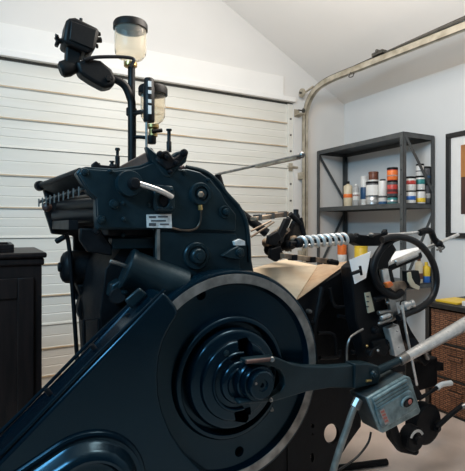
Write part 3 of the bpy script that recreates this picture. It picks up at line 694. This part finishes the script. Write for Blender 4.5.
# --- rotary gripper arms, spring and feed side
YA, YC = 1.52, 2.0
gh = P(283, 238, 1.75)
def alongy(px, py, Y0, Y1):            # a bar parallel to the flywheel axis through a sight point
    p = P(px, py, Y0); return p, Vector((p.x, Y1, p.z))
a0, a1 = alongy(302, 155, 1.34, 2.06)
gb = part('gripper_bar', MB().cyl(a0, a1, .0065, n=14, cham=.002), 'steel', label='long bright gripper bar pointing past the door edge')
part('gripper_plate', MB().box((a0.x - .010, a0.y + .02, a0.z - .012), (a0.x + .010, a0.y + .32, a0.z - .004)), 'bronze', gb)
part('tip', MB().ball(a0, .012), 'steel', gb)
part('gripper_arm', MB().tube([a1 + Vector((0, -.02, 0)), a1 + Vector((.06, -.03, -.14)), gh + Vector((.05, .22, .02))], [.016, .024], n=12), 'black', gb)
hub = part('gripper_hub', MB().lathe(gh + Vector((0, -.07, 0)), (0, 1, 0), [(0, 0), (.028, 0), (.035, .01), (.035, .05), (.045, .055), (.045, .10), (.032, .11), (.032, .14), (0, .14)], 24), 'bronze')
for px, py, r in ((272, 250, .026), (277, 241, .028), (269, 243, .020), (279, 256, .02), (288, 246, .022), (284, 231, .02), (294, 240, .018)):
    c = P(px, py, 1.64)
    part('cam_lug', MB().lathe(c + Vector((0, .03, 0)), (.15, -1, .1), [(0, 0), (r, 0), (r, .03), (r * .8, .04), (r * .5, .04), (r * .45, .055), (0, .056)], 14), 'black' if r > .02 else 'bronze', hub)
for pts, y in (([(286, 218), (292, 219), (284, 238), (277, 256), (272, 252), (278, 236)], 1.62), ([(294, 221), (303, 228), (306, 240), (298, 247), (288, 252), (283, 246), (290, 236)], 1.66), ([(269, 236), (278, 231), (282, 238), (276, 246), (268, 244)], 1.60), ([(271, 249), (281, 246), (284, 256), (277, 262), (270, 258)], 1.60)):
    part('cam_plate', MB().prism(XZ(pts, y), y, y + .022), 'black' if y != 1.66 else 'blackbronze', hub, bevel=.004)
u0, u1 = P(256, 219, 1.72), P(289, 214.5, 1.72)
bb = part('upper_gripper', MB().hull([u0 + Vector((0, 0, -.008)), u1 + Vector((0, 0, -.008)), u1 + Vector((0, 0, .014)), u0 + Vector((0, 0, .010))], (0, .05, 0)), 'bronze', bevel=.003)
for t in (.12, .5, .88): part('clip', MB().box(u0.lerp(u1, t) + Vector((-.007, -.006, -.010)), u0.lerp(u1, t) + Vector((.007, .05, .018))), 'steel', bb)
for s0, s1 in (((289, 218), (272, 252)), ((294, 222), (281, 250)), ((300, 218), (305, 240)), ((290, 214), (301, 224))):
    part('link_arm', MB().tube([P(*s0, 1.66), P(*s1, 1.66)], .012, n=10, smooth=1), 'black', hub)
for s0, s1 in (((251, 231), (271, 221)), ((251, 237), (274, 222))):
    part('feeler_rod', MB().cyl(P(*s0, 1.72), P(*s1, 1.72), .0045, n=10), 'bronze', bb)
part('post', MB().lathe(P(296, 216, 1.68), (0, 0, 1), [(0, -.05), (.016, -.05), (.018, 0), (.012, .012), (.012, .03), (0, .032)], 14), 'black', hub)
# big chrome spring on its rod
s0, s1 = P(300, 242.5, 1.50), P(347, 238.5, 1.50)
ax, uu, vv = frame_of(s1 - s0); L = (s1 - s0).length
coil = []; turns = 8.0
for i in range(int(turns * 14) + 1):
    t = i / (turns * 14); an = 2 * PI * turns * t
    coil.append(s0 + ax * L * t + (uu * math.cos(an) + vv * math.sin(an)) * U(322, 1.5, 5.0))
sp = part('spring', MB().tube(coil, U(322, 1.5, 1.75), n=10, smooth=2), 'springwire', label='big bright coil spring')
part('spring_rod', MB().cyl(P(290, 243.5, 1.50), P(357, 237.5, 1.50), U(322, 1.5, 2.0), n=14), 'black', sp)
part('spring_seat', MB().cyl(P(346, 238.6, 1.50), P(352, 238, 1.50), U(350, 1.5, 5), n=18, cham=.003), 'black', sp)
part('spring_seat', MB().cyl(P(296, 243, 1.50), P(301, 242.5, 1.50), U(300, 1.5, 5), n=18, cham=.003), 'black', sp)
# lower gripper clamped on the boards
l0, l1 = P(284, 256, 1.56), P(337, 262, 1.56)
lg = part('lower_gripper', MB().hull([l0 + Vector((0, 0, -.010)), l1 + Vector((0, 0, -.012)), l1 + Vector((0, 0, .010)), l0 + Vector((0, 0, .012))], (0, .03, 0)), 'bronze', bevel=.003)
for t in (.18, .52, .86): part('clip', MB().box(l0.lerp(l1, t) + Vector((-.012, -.008, -.014)), l0.lerp(l1, t) + Vector((.012, .03, .010))), 'black', lg)
part('handle_end', MB().cyl(P(328, 261.5, 1.55), P(338, 263, 1.55), .012, n=14, cham=.004), 'black', lg)

# --- platen body and right frame
pb = part('platen_body', MB().prism(XZ([(292, 306), (346, 268), (352, 300), (364, 368), (296, 375)], 1.66), 1.66, 2.02), 'black', bevel=.008)
for pts, th in ((((322, 287), (314, 330), (312, 362)), .012), (((330, 288), (335, 306), (350, 306)), .009), (((338, 316), (350, 316), (352, 300)), .008), (((318, 333), (334, 335), (336, 355)), .007), (((350, 282), (355, 320), (352, 330)), .014), (((308, 330), (305, 362)), .010), (((345, 365), (347, 345), (356, 334), (363, 330)), .006), (((320, 358), (338, 357), (340, 350)), .008)):
    part('strut', MB().tube([P(x, y, 1.57) for x, y in pts], th, n=10, smooth=4), 'black', pb)
for px, py in ((308, 311), (310, 322), (354, 318), (366, 346), (378, 350), (372, 356), (352, 352)):
    bolt(px, py, 1.58, 2.2, pb, h=.10 if False else .02, m='steel' if px in (308, 366, 378) else 'black')
part('side_web', MB().prism(XZ([(296, 300), (347, 268), (352, 300), (345, 310), (330, 300), (318, 318), (312, 366), (303, 368)], 1.60), 1.60, 1.64), 'black', pb, bevel=.006)
rf = part('right_frame', MB().prism(XZ([(351, 268), (358, 262), (374, 258), (381, 285), (392, 318), (404, 352), (406, 372), (372, 376), (356, 320)], 1.50), 1.50, 1.57), 'black', bevel=.006)
part('scale_plate', MB().prism(XZ([(365, 293), (370, 292), (374.5, 311), (368.5, 313)], 1.494), 1.493, 1.501), 'cream', rf, label='cream scale plate')
for py in (296, 301, 306): part('print_line', MB().prism(XZ([(366.5, py), (369, py), (369, py + 1.3), (366.5, py + 1.3)], 1.4922), 1.4918, 1.4935), 'ink', rf)
for s0, s1, r in (((378, 313), (392, 311), 2.2), ((380, 321), (393, 319), 2.4), ((386, 303), (400, 299), 2.0), ((384, 287), (396, 296), 3.0), ((374, 300), (386, 296), 2.6)):
    part('pin', MB().cyl(P(*s0, 1.47), P(*s1, 1.47), U(385, 1.47, r), n=14, cham=.002), 'steel' if r < 2.5 else 'black', rf)
part('side_slab', MB().prism(XZ([(389, 329), (399, 325), (406, 351), (396, 357)], 1.46), 1.46, 1.50), 'chrome', rf, bevel=.004)
for px, py, r in ((396, 320, 4), (403, 304, 4), (374, 330, 4), (384, 342, 3.6), (369, 352, 4.5)):
    bolt(px, py, 1.50, r, rf, h=.02, m='black')
# chrome knuckle
part('knuckle', MB().lathe(P(405, 306, 1.45), (.9, -.3, .25), [(0, -.03), (.010, -.03), (.010, -.01), (.022, -.006), (.022, .012), (.014, .016), (.014, .03), (.018, .032), (.018, .044), (0, .045)], 18), 'chrome', rf)
# thin bright upright rod
part('control_rod', MB().tube([P(402, 305, 1.40), P(406, 330, 1.40), P(417, 385, 1.40)], U(405, 1.4, 1.3), n=10, smooth=1), 'chrome')
part('rod_link', MB().cyl(P(413, 342, 1.42), P(413, 342, 1.47), U(413, 1.42, 4), n=18, cham=.003), 'black')
# curved casting, hand loop and delivery rods
part('curved_casting', MB().tube([P(x, y, 1.46) for x, y in ((392, 240), (383, 247), (376, 258), (373.5, 270), (377, 283), (385, 292), (394, 296), (402, 292))], .017, n=14), 'black')
part('casting_web', MB().prism(XZ([(372, 263), (383, 245), (392, 243), (396, 250), (388, 262), (388, 286), (384, 294), (376, 285)], 1.48), 1.475, 1.505), 'black', bevel=.004)
part('hand_loop', MB().tube([P(x, y, 1.44) for x, y in ((382, 240), (393, 237), (406, 238), (419, 244), (429.5, 256), (435.5, 271), (436, 286), (431, 299), (420, 308), (408, 313), (398, 318))], U(420, 1.44, 3.3), n=18), 'rubber', label='black rounded hand loop')
r0, r1 = P(386, 266, 1.56), P(458, 234.5, 1.56)
dr_ = part('delivery_rod', MB().cyl(r0, r1, U(420, 1.56, 1.8), n=14), 'chrome', label='bright slanting delivery rod')
part('sleeve', MB().cyl(P(394, 263.5, 1.56), P(416, 254, 1.56), U(405, 1.56, 3.6), n=20, cham=.003), 'chrome', dr_)
part('sleeve_end', MB().cyl(P(387, 268, 1.565), P(419, 255, 1.565), U(405, 1.56, 3.9), n=18), 'black', dr_)
part('top_rod', MB().cyl(P(352, 238, 1.54), P(424, 232, 1.54), U(400, 1.54, 1.5), n=12), 'chrome')
ar = part('hinge_arm', MB().tube([P(x, y, 1.53) for x, y in ((420, 233), (426, 230.5), (431, 232), (434, 239), (439, 244), (442, 248))], U(430, 1.53, 3.3), n=12), 'black')
part('wing_nut', MB().cyl(P(439, 247, 1.50), P(441, 252, 1.50), .007, n=10).cyl(P(437, 250, 1.50), P(443, 248, 1.50), .005, n=10), 'steel', ar)
part('knob', MB().ball(P(439, 244, 1.52), .020), 'black', ar)
tr2 = part('top_carriage', MB().prism(XZ([(350, 240), (356, 234), (372, 236), (383, 233), (388, 237), (400, 236), (402, 240), (386, 246), (362, 246)], 1.52), 1.52, 1.58), 'black', bevel=.004)
for px, py, r in ((356, 236, 3), (371, 235, 2.6), (384, 233, 3.2), (395, 237, 2.8)): bolt(px, py, 1.515, r, tr2, h=.014, m='black' if px != 371 else 'steel')
part('set_screw', MB().lathe(P(385, 234, 1.54), (0, 0, 1), [(0, -.01), (.006, -.01), (.006, .012), (.011, .014), (.011, .022), (0, .023)], 12), 'black', tr2)
part('gauge_arc', MB().prism(XZ([(408, 273), (411, 272), (412, 278), (415, 283.5), (420, 286.5), (419, 290), (412, 287), (408.5, 281)], 1.44), 1.44, 1.447), 'cream', label='cream curved scale')
part('gauge_housing', MB().prism(XZ([(407, 271), (419, 270.5), (421, 280), (420, 287), (412, 289), (407.5, 282)], 1.449), 1.449, 1.48), 'black', bevel=.003)
part('red_tab', MB().prism(XZ([(386, 283), (391, 281.5), (393, 285), (388, 288)], 1.44), 1.435, 1.46), 'orange', bevel=.002, label='small orange tab')
part('slide_block', MB().prism(XZ([(388, 283), (404, 281), (408, 286), (400, 294), (386, 292)], 1.47), 1.465, 1.50), 'bronze', bevel=.004)
part('guide_block', MB().prism(XZ([(382, 270), (388, 268.5), (391, 284), (385, 286)], 1.452), 1.45, 1.475), 'chrome', bevel=.003)
part('guide_slot', MB().prism(XZ([(388, 270), (392, 269), (395, 282), (391, 283)], 1.452), 1.452, 1.472), 'black', bevel=.002)
part('clamp_screw', MB().cyl(P(381, 318, 1.455), P(390, 315, 1.455), .010, n=14, cham=.002), 'chrome')
part('clamp_screw', MB().cyl(P(378, 324, 1.455), P(391, 319.5, 1.455), .007, n=14, cham=.002), 'steel')
part('pivot_bar', MB().prism(XZ([(388, 296), (394, 294), (399, 318), (393, 321)], 1.462), 1.46, 1.48), 'steel', bevel=.003)
part('feed_pipe', MB().tube([P(x, y, 1.47) for x, y in ((347, 362), (347, 348), (350, 338), (356, 333), (363, 329))], .005, n=10), 'steel')
part('oil_nipple', MB().ball(P(367, 346, 1.48), .006), 'brass')
part('nipple', MB().ball(P(378, 350.5, 1.47), .006), 'chrome')
part('trip_lever', MB().tube([P(370, 356, 1.48), P(373, 350, 1.48), P(380, 346, 1.48)], .007, n=10), 'black')
part('latch', MB().prism(XZ([(372, 342), (384, 338), (390, 348), (384, 356), (374, 354)], 1.485), 1.48, 1.50), 'black', bevel=.004)
part('paper_stop', MB().cyl(P(351, 274, 1.450), P(361, 270.5, 1.450), .008, n=12, cham=.002).cyl(P(360, 266, 1.450), P(361.5, 275, 1.450), .006, n=10), 'black')

# --- lower right: dial, cranks, motor housing, switch box, conduit
dl = part('adjusting_disc', MB().lathe(P(424, 423, 1.50), (0, -1, 0), [(0, -.03), (U(424, 1.5, 20), -.03), (U(424, 1.5, 20), .02), (U(424, 1.5, 18), .028), (U(424, 1.5, 9), .028), (0, .028)], 40), 'black')
d2 = part('dial', MB().lathe(P(414.5, 439, 1.42), (0, -1, 0), [(0, -.04), (U(414, 1.42, 12.5), -.04), (U(414, 1.42, 12.5), .006), (U(414, 1.42, 11), .012), (U(414, 1.42, 4.5), .012), (U(414, 1.42, 4.2), .03), (0, .03)], 36), 'black')
ap = []
c = P(414.5, 439, 1.42)
arc = [(c.x + .036 * math.cos(math.radians(q)), c.z + .036 * math.sin(math.radians(q))) for q in range(25, 156, 10)] + [(c.x + .048 * math.cos(math.radians(q)), c.z + .048 * math.sin(math.radians(q))) for q in range(155, 24, -10)]
part('dial_scale', MB().prism(arc, 1.4055, 1.409), 'plate', d2, label='white scale arc')
part('dial_arm', MB().prism(XZ([(387, 415), (396, 421), (404, 444), (418, 449), (417, 456), (402, 453), (392, 440)], 1.44), 1.44, 1.475), 'black', bevel=.006)
bolt(414, 450.5, 1.43, 4, d2, h=.016, m='black'); bolt(437, 428, 1.46, 4.5, dl, h=.012, m='black')
part('crank_arm', MB().tube([P(436, 428, 1.45), P(450, 415, 1.45), P(463, 405, 1.45)], U(450, 1.45, 2.5), n=12, smooth=2), 'black', dl)
part('crank_grip', MB().lathe(P(461, 407, 1.45), (.6, -.5, .35), [(0, 0), (.012, 0), (.014, .03), (.011, .05), (0, .052)], 16), 'steel', dl)
part('gear_housing', MB().box(P(416, 392, 1.62), P(438, 357, 1.62) + Vector((0, .07, 0))), 'black', bevel=.008)
part('housing_step', MB().prism(XZ([(434, 361), (444, 363), (444, 371), (434, 371)], 1.62), 1.62, 1.68), 'black', bevel=.004)
part('bracket_arm', MB().prism(XZ([(404, 318), (410, 330), (424, 352), (430, 360), (424, 366), (414, 356), (403, 340)], 1.58), 1.57, 1.62), 'black', bevel=.006)
part('carriage_pin', MB().cyl(P(424, 348, 1.55), P(428, 359, 1.55), .012, n=14, cham=.003), 'steel')
sl = part('side_lever', MB().cyl(P(419, 399, 1.46), P(438, 387, 1.46), .009, n=12), 'black')
part('lever_grip', MB().tube([P(437, 388, 1.46), P(442, 384.5, 1.46), P(451, 383, 1.46)], U(445, 1.46, 2.6), n=14), 'white', sl, label='white lever grip')
part('lower_link', MB().prism(XZ([(394, 372), (412, 380), (420, 395), (412, 402), (396, 390)], 1.52), 1.50, 1.56), 'black', bevel=.006)

YS = 1.235
def lerp2(q, s):           # shrink a px polygon about its centre
    mx = sum(a for a, b in q) / len(q); my = sum(b for a, b in q) / len(q)
    return [(mx + (a - mx) * s, my + (b - my) * s) for a, b in q]
face = [(367.5, 398.5), (406.5, 376), (411, 377.5), (421, 411), (419, 414.5), (383.5, 433.5), (380.5, 432)]
sb = part('switch_box', MB().prism(XZ(face, YS + .015), YS + .015, YS + .115), 'tealdark', bevel=.006, label='grey-teal electric switch box')
lid = part('box_lid', MB().prism(XZ(face, YS), YS, YS + .016), 'teal', sb, bevel=.006, seg=3)
q = lambda u, v: (368.5 + (407.5 - 368.5) * u + (382.5 - 368.5) * v, 398.5 + (375.5 - 398.5) * u + (433 - 398.5) * v)   # lid coordinates
pn = [q(.07, .36), q(.90, .36), q(.96, .42), q(.96, .86), q(.92, .92), q(.10, .92), q(.05, .86)]
part('raised_panel', MB().prism(XZ(pn, YS - .012), YS - .012, YS + .002), 'teal', sb, bevel=.006, seg=3)
for v in (.09, .18, .27):
    part('ridge', MB().cyl(P(*q(.07, v), YS - .002), P(*q(.93, v), YS - .002), U(390, YS, 1.9), n=12, cham=.002), 'teal', sb)
o = q(.76, .60); oc = P(*o, YS - .012)
ex = (P(*q(.9, .6), YS) - P(*q(.6, .6), YS)).normalized(); ez = Vector((-ex.z, 0, ex.x))
def oval(rx, rz, y, n=28): return [((oc.x + ex.x * rx * math.cos(2 * PI * i / n) + ez.x * rz * math.sin(2 * PI * i / n)), (oc.z + ex.z * rx * math.cos(2 * PI * i / n) + ez.z * rz * math.sin(2 * PI * i / n))) for i in range(n)]
sw = part('switch_rim', MB().prism(oval(.034, .023, 0), YS - .020, YS - .010), 'teal', sb, bevel=.003)
part('switch_well', MB().prism(oval(.027, .016, 0), YS - .0215, YS - .019), 'black', sw)
part('red_button', MB().cyl(oc + ex * .008 + Vector((0, -.008, 0)), oc + ex * .008 + Vector((0, -.012, 0)), .010, n=18, cham=.002), 'redink', sw)
part('black_button', MB().cyl(oc - ex * .011 + Vector((0, -.008, 0)), oc - ex * .011 + Vector((0, -.012, 0)), .009, n=18, cham=.002), 'rubber', sw)
lb = [q(.12, .46), q(.21, .44), q(.21, .82), q(.12, .84)]
bd = part('red_badge', MB().prism(XZ([q(.13, .45), q(.24, .45), q(.24, .85), q(.13, .85)], YS - .0135), YS - .0135, YS - .011), 'badge', sb, label='small badge with red print')
for v in (.48, .57, .66, .75):
    part('print_line', MB().prism(XZ([q(.145, v), q(.225, v + .01), q(.225, v + .06), q(.145, v + .05)], YS - .0148), YS - .0146, YS - .0132), 'redink', bd)
part('hinge_lug', MB().cyl(P(*q(.99, .20), YS + .01), P(*q(1.0, .32), YS + .01), .006, n=10), 'teal', sb)
cd = part('conduit', MB().tube([P(x, y, 1.29) for x, y in ((357, 402), (352, 413), (347, 428), (340, 448), (333, 472), (326, 505))], U(345, 1.29, 3.4), n=16), 'conduit', label='grey metal conduit below switch box')
part('conduit_nut', MB().cyl(P(359, 399, 1.29), P(354.5, 408, 1.29), U(356, 1.29, 4.8), n=8, cham=.002), 'steel', cd)
part('cable', MB().tube([P(x, y, 1.40) for x, y in ((371, 432), (368, 443), (358, 456), (345, 466), (325, 478))], .0045, n=8), 'rubber')
# bored base plate at the right foot
bp_ = part('base_plate', MB().prism(XZ([(286, 386), (358, 386), (361, 400), (360, 426), (347, 444), (337, 460), (332, 476), (326, 520), (288, 520)], 1.56), 1.555, 1.575), 'black')
hm = MB()
def ell(px, py, rx, ry, n=28): return XZ([(px + rx * math.cos(2 * PI * i / n), py + ry * math.sin(2 * PI * i / n)) for i in range(n)], 1.56)
hm.prism(ell(331, 433.5, 7.6, 10.2), 1.5, 1.62); hm.prism(ell(312, 425.5, 1.7, 2.3, 12), 1.5, 1.62); hm.prism(ell(311.8, 457, 1.6, 5, 14), 1.5, 1.62); hm.prism(ell(312, 434, 1, 1, 10), 1.5, 1.62)
cut(bp_, hm)
fb0, fb1 = P(322, 472.5, 1.62), P(387, 464, 1.62)
def floorpt(px, py):
    d = ray(px, py); s = -CZ / d.z; return Vector((d.x * s, d.y * s, 0))
g0, g1 = floorpt(318, 474), floorpt(387, 465)
part('floor_bar', MB().tube([g0 + Vector((0, 0, .016)), g1 + Vector((0, 0, .016))], .016, n=10, smooth=1), 'black')

# ------------------------------------------------------------------ boards and paper resting on the press
Ab, Bb, Cb, Db, Eb = P(250, 269, 1.64), P(286, 259, 1.98), P(317.5, 265.5, 1.70), P(296, 299, 1.585), P(349, 262, 1.62)
tag(put('plywood_board', MB().hull([Ab, Bb, Cb, Db], (.0, .0, -.010)), M['board']), 'pale plywood feed board sloping down behind the flywheel', 'board')
tag(put('plywood_board', MB().hull([Cb + Vector((.003, -.002, 0)), Eb, Db + Vector((.008, -.003, -.002))], (.004, .014, .002)), M['boardedge']), 'tan triangular side board meeting the pale board', 'board')
Y1 = 1.492
tag(put('paper_sheet', MB().hull([P(349.5, 260, Y1 - .006), P(371, 251.5, Y1), P(366, 278, Y1 - .03), P(355, 284, Y1 - .03)], (0, .003, 0)), M['paper']), 'white paper sheet standing upright beside the tan side board', 'paper')
tag(put('paper_sheet', MB().hull([P(393, 252, 1.82), P(419, 247, 1.82), P(418, 259, 1.66), P(390, 268, 1.66)], (0, .003, 0)), M['paper']), 'white paper sheet behind the slanting delivery rod', 'paper')

# ------------------------------------------------------------------ pole-mounted device with hose, and the two jars
YP = 1.80
pt = thing('pole_device', 'black box device clamped on a bent pole above the press', 'device', P(131.5, 170, YP))
def pp(name, mb, m, parent=None, **k): return put(name, mb, M[m], parent or pt, **k)
pp('pole', MB().cyl(P(131.5, 172, YP), P(131.5, 66, YP), U(131, YP, 3.6), n=20, cham=.002), 'plastic')
pp('bent_tube', MB().tube([P(x, y, YP - .02) for x, y in ((108, 77), (117, 80), (125, 86), (130, 97), (132, 110), (132, 168))], U(128, YP, 4.0), n=18), 'plastic')
cl = pp('clamp_body', MB().prism(XZ([(76, 61), (90, 58), (101, 60), (112, 69), (117, 79), (114, 86), (105, 88), (92, 81), (80, 73)], YP - .04), YP - .04, YP + .03), 'plastic', bevel=.012, seg=3)
bolt_c = P(108, 79, YP - .04)
pp('clamp_bolt', MB().cyl(bolt_c + Vector((0, .005, 0)), bolt_c - Vector((0, .012, 0)), .012, n=6, cham=.002), 'plastic', cl)
jt = pp('swivel_joint', MB().lathe(P(60, 70, YP - .005), P(77, 66, YP - .005) - P(60, 70, YP - .005), [(0, 0), (.022, 0), (.030, .008), (.032, .03), (.026, .05), (.020, .075), (0, .078)], 22), 'plastic', cl)
pp('neck', MB().prism(XZ([(66, 44), (82, 48), (80, 62), (72, 68), (65, 64)], YP - .02), YP - .03, YP + .02), 'plastic', bevel=.006)
bx_ = pp('box_body', MB().prism(XZ([(66, 21), (69, 18.5), (75, 18), (98, 29), (99, 32), (95, 50), (88, 54), (64, 43), (63, 40)], YP - .05), YP - .06, YP + .05), 'plastic', bevel=.010, seg=3)
fc = XZ([(71, 21), (97, 30), (93, 50), (69, 40)], YP - .06)
pp('face_plate', MB().prism(fc, YP - .066, YP - .058), 'plastic', bx_, bevel=.004)
kk = P(58, 41, YP - .01)
km = MB().cyl(kk + Vector((.025, 0, .004)), kk - Vector((.006, 0, 0)), .010, n=14)
for q_ in range(4):
    an = PI / 4 + q_ * PI / 2
    km.cyl(kk, kk + Vector((.0, .022 * math.cos(an), .022 * math.sin(an))) + Vector((-.006, 0, 0)), .008, .006, n=10)
km.prism(XZ([(55, 34), (58, 36), (60, 43), (58, 47), (55, 46), (56, 41)], YP - .01), YP - .02, YP + .0)
pp('star_knob', km, 'plastic', bx_, bevel=.002)
for px, py, r in ((100.5, 34, .008), (101.5, 40, .011), (98, 46, .009)):
    pp('side_knob', MB().cyl(P(96, py, YP - .02), P(px, py, YP - .02), r, n=12, cham=.002), 'plastic', bx_)
pp('top_screw', MB().cyl(P(81, 22, YP - .01), P(81, 18.5, YP - .01), .006, n=10), 'plastic', bx_)
pp('hose', MB().tube([P(x, y, YP - .05) for x, y in ((84, 60), (94, 57.5), (108, 56.8), (122, 57), (131, 58), (134, 60), (133, 63), (130.5, 66))], U(120, YP, 1.7), n=12), 'rubber')
for py in (112, 137):
    pp('support_arm', MB().tube([P(131, py + 1, YP - .01), P(138, py, 1.76), P(149, py + (-1.5 if py == 112 else 1), 1.735)], .0075, n=10), 'plastic')
pp('collar', MB().cyl(P(131.5, 116, YP - .012), P(131.5, 108, YP - .012), U(131, YP, 5.2), n=20, cham=.003), 'plastic')

def jar(label, px, Y, ytop, lid_b, shoulder, bottom, rp, lr, fill):
    u = U(px, Y); zt = P(px, ytop, Y).z; o = P(px, bottom, Y); z = lambda y: (bottom - y) * u
    t = thing('powder_jar', label, 'jar', o, 'see-through jars on the press')
    r = rp * u; w = .0035
    pr = [(5.5 * u, 0), (6.5 * u, z(bottom - 3)), (r * .8, z(shoulder + 4)), (r * .97, z(shoulder)), (r, z(shoulder - 3)), (r, z(lid_b) + .004), (r - w, z(lid_b) + .004), (r - w, z(shoulder - 3)), (r * .9, z(shoulder + 1)), (6.5 * u - w, z(bottom - 3)), (5.5 * u - w, 0), (5.5 * u, 0)]
    put('glass_body', MB().lathe(o, (0, 0, 1), pr, 36), M['glass'], t)
    if fill: put('powder', MB().lathe(o, (0, 0, 1), [(0, z(bottom - 3)), (6 * u - w, z(bottom - 3)), (r * .86 - w, z(shoulder + 1)), (r - 2 * w, z(shoulder - 3)), (r - 2 * w, z(fill)), (0, z(fill) + .003)], 30), M['powder'], t)
    ld = put('lid', MB().lathe(o, (0, 0, 1), [(r - w - .001, z(lid_b) - .004), (lr * u, z(lid_b) - .004), (lr * u, z(ytop) - .008), (lr * u * .94, z(ytop)), (0, z(ytop)), (0, z(ytop) - .006), (r - w - .001, z(ytop) - .006), (r - w - .001, z(lid_b) - .004)], 36), M['plastic'], t)
    return t, o, u
j1, o1, u1_ = jar('larger see-through jar with black lid on top of the pole', 130.5, YP, 23, 29, 54, 64, 15.6, 17, None)
put('neck_ring', MB().lathe(o1, (0, 0, -1), [(0, -.004), (6.6 * u1_, -.004), (6.6 * u1_, .010), (5 * u1_, .014), (0, .014)], 24), M['brass'], j1)
j2, o2, u2_ = jar('smaller see-through jar with black lid beside the pole', 153, 1.735, 87, 94, 117, 126, 12.2, 14.5, None)
put('brass_fitting', MB().lathe(o2, (0, 0, -1), [(0, -.004), (6 * u2_, -.004), (6 * u2_, .008), (4 * u2_, .014), (4 * u2_, .03), (4.6 * u2_, .032), (4.6 * u2_, .042), (0, .042)], 20), M['brass'], j2)
put('tap', MB().cyl(o2 + Vector((-.01, -.02, -.026)), o2 + Vector((.03, -.02, -.018)), .008, n=12), M['plastic'], j2)
put('bottom_cap', MB().lathe(o2 + Vector((-.006, 0, -.040)), (0, 0, -1), [(0, 0), (4.6 * u2_, 0), (4.6 * u2_, .028), (4 * u2_, .032), (0, .032)], 20), M['plastic'], j2)
gY = 1.66
gt = thing('level_gauge', 'black sight gauge with white marks in front of the smaller jar', 'gauge', P(149, 152, gY))
gu = U(149, gY)
gbod = put('gauge_body', MB().lathe(P(149, 122, gY), (0, 0, 1), [(0, 0), (5.2 * gu, 0), (5.6 * gu, .004), (5.6 * gu, 35 * gu), (5.0 * gu, 36 * gu), (5.0 * gu, 42 * gu), (4.2 * gu, 43.5 * gu), (0, 43.5 * gu)], 24), M['plastic'], gt)
for y0, y1 in ((83, 88), (92, 95), (101, 104), (107, 115)):
    a_, b_ = P(146.5, y1, gY), P(149.6, y0, gY)
    put('white_mark', MB().box((a_.x, gY - 5.7 * gu - .001, a_.z), (b_.x, gY - 4.6 * gu, b_.z)), M['white'], gbod)
put('stem', MB().cyl(P(146.5, 156, gY), P(146.5, 121, gY), 1.3 * gu, n=12), M['steel'], gt)
put('side_arm', MB().tube([P(147, 112, gY), P(140, 113, 1.72), P(133, 114, 1.77)], .006, n=10), M['plastic'], gt)

# ------------------------------------------------------------------ light
W = bpy.data.worlds.new('daylight'); SC.world = W; W.use_nodes = True
bgn = W.node_tree.nodes['Background']
bgn.inputs['Color'].default_value = (.62, .82, 1.0, 1); bgn.inputs['Strength'].default_value = .15
def area(name, loc, target, sx, sy, power, color):
    l = bpy.data.lights.new(name, 'AREA'); l.shape = 'RECTANGLE'; l.size = sx; l.size_y = sy; l.energy = power; l.color = color
    o = bpy.data.objects.new(name, l); COL.objects.link(o); o.location = loc
    o.rotation_euler = (Vector(target) - Vector(loc)).to_track_quat('-Z', 'Y').to_euler(); return o
area('added_cool_highlight', (-.95, .75, 2.40), (.7, 1.45, .7), 1.15, .30, 46, (.30, .68, 1.0))  # unseen area light, added for blue highlights on flywheel and guard
pl_ = bpy.data.lights.new('ceiling_lamp', 'POINT'); pl_.energy = 88; pl_.shadow_soft_size = .35; pl_.color = (1.0, .91, .82)
po = bpy.data.objects.new('ceiling_lamp', pl_); COL.objects.link(po); po.location = (1.12, 1.5, 2.40)

# ------------------------------------------------------------------ camera
cd_ = bpy.data.cameras.new('camera'); cam = bpy.data.objects.new('camera', cd_); COL.objects.link(cam)
cam.location = (0, 0, CZ); cam.rotation_euler = (PI / 2, 0, -YAW)
cd_.sensor_fit = 'HORIZONTAL'; cd_.sensor_width = 36; cd_.lens = 36 * F / 465
cd_.shift_y = -(235.5 - HY) / 465; cd_.clip_start = .02
SC.camera = cam
SC.view_settings.view_transform = 'Standard'; SC.view_settings.look = 'None'
SC.view_settings.exposure = 0.0; SC.view_settings.gamma = 1; SC.view_settings.use_curve_mapping = False
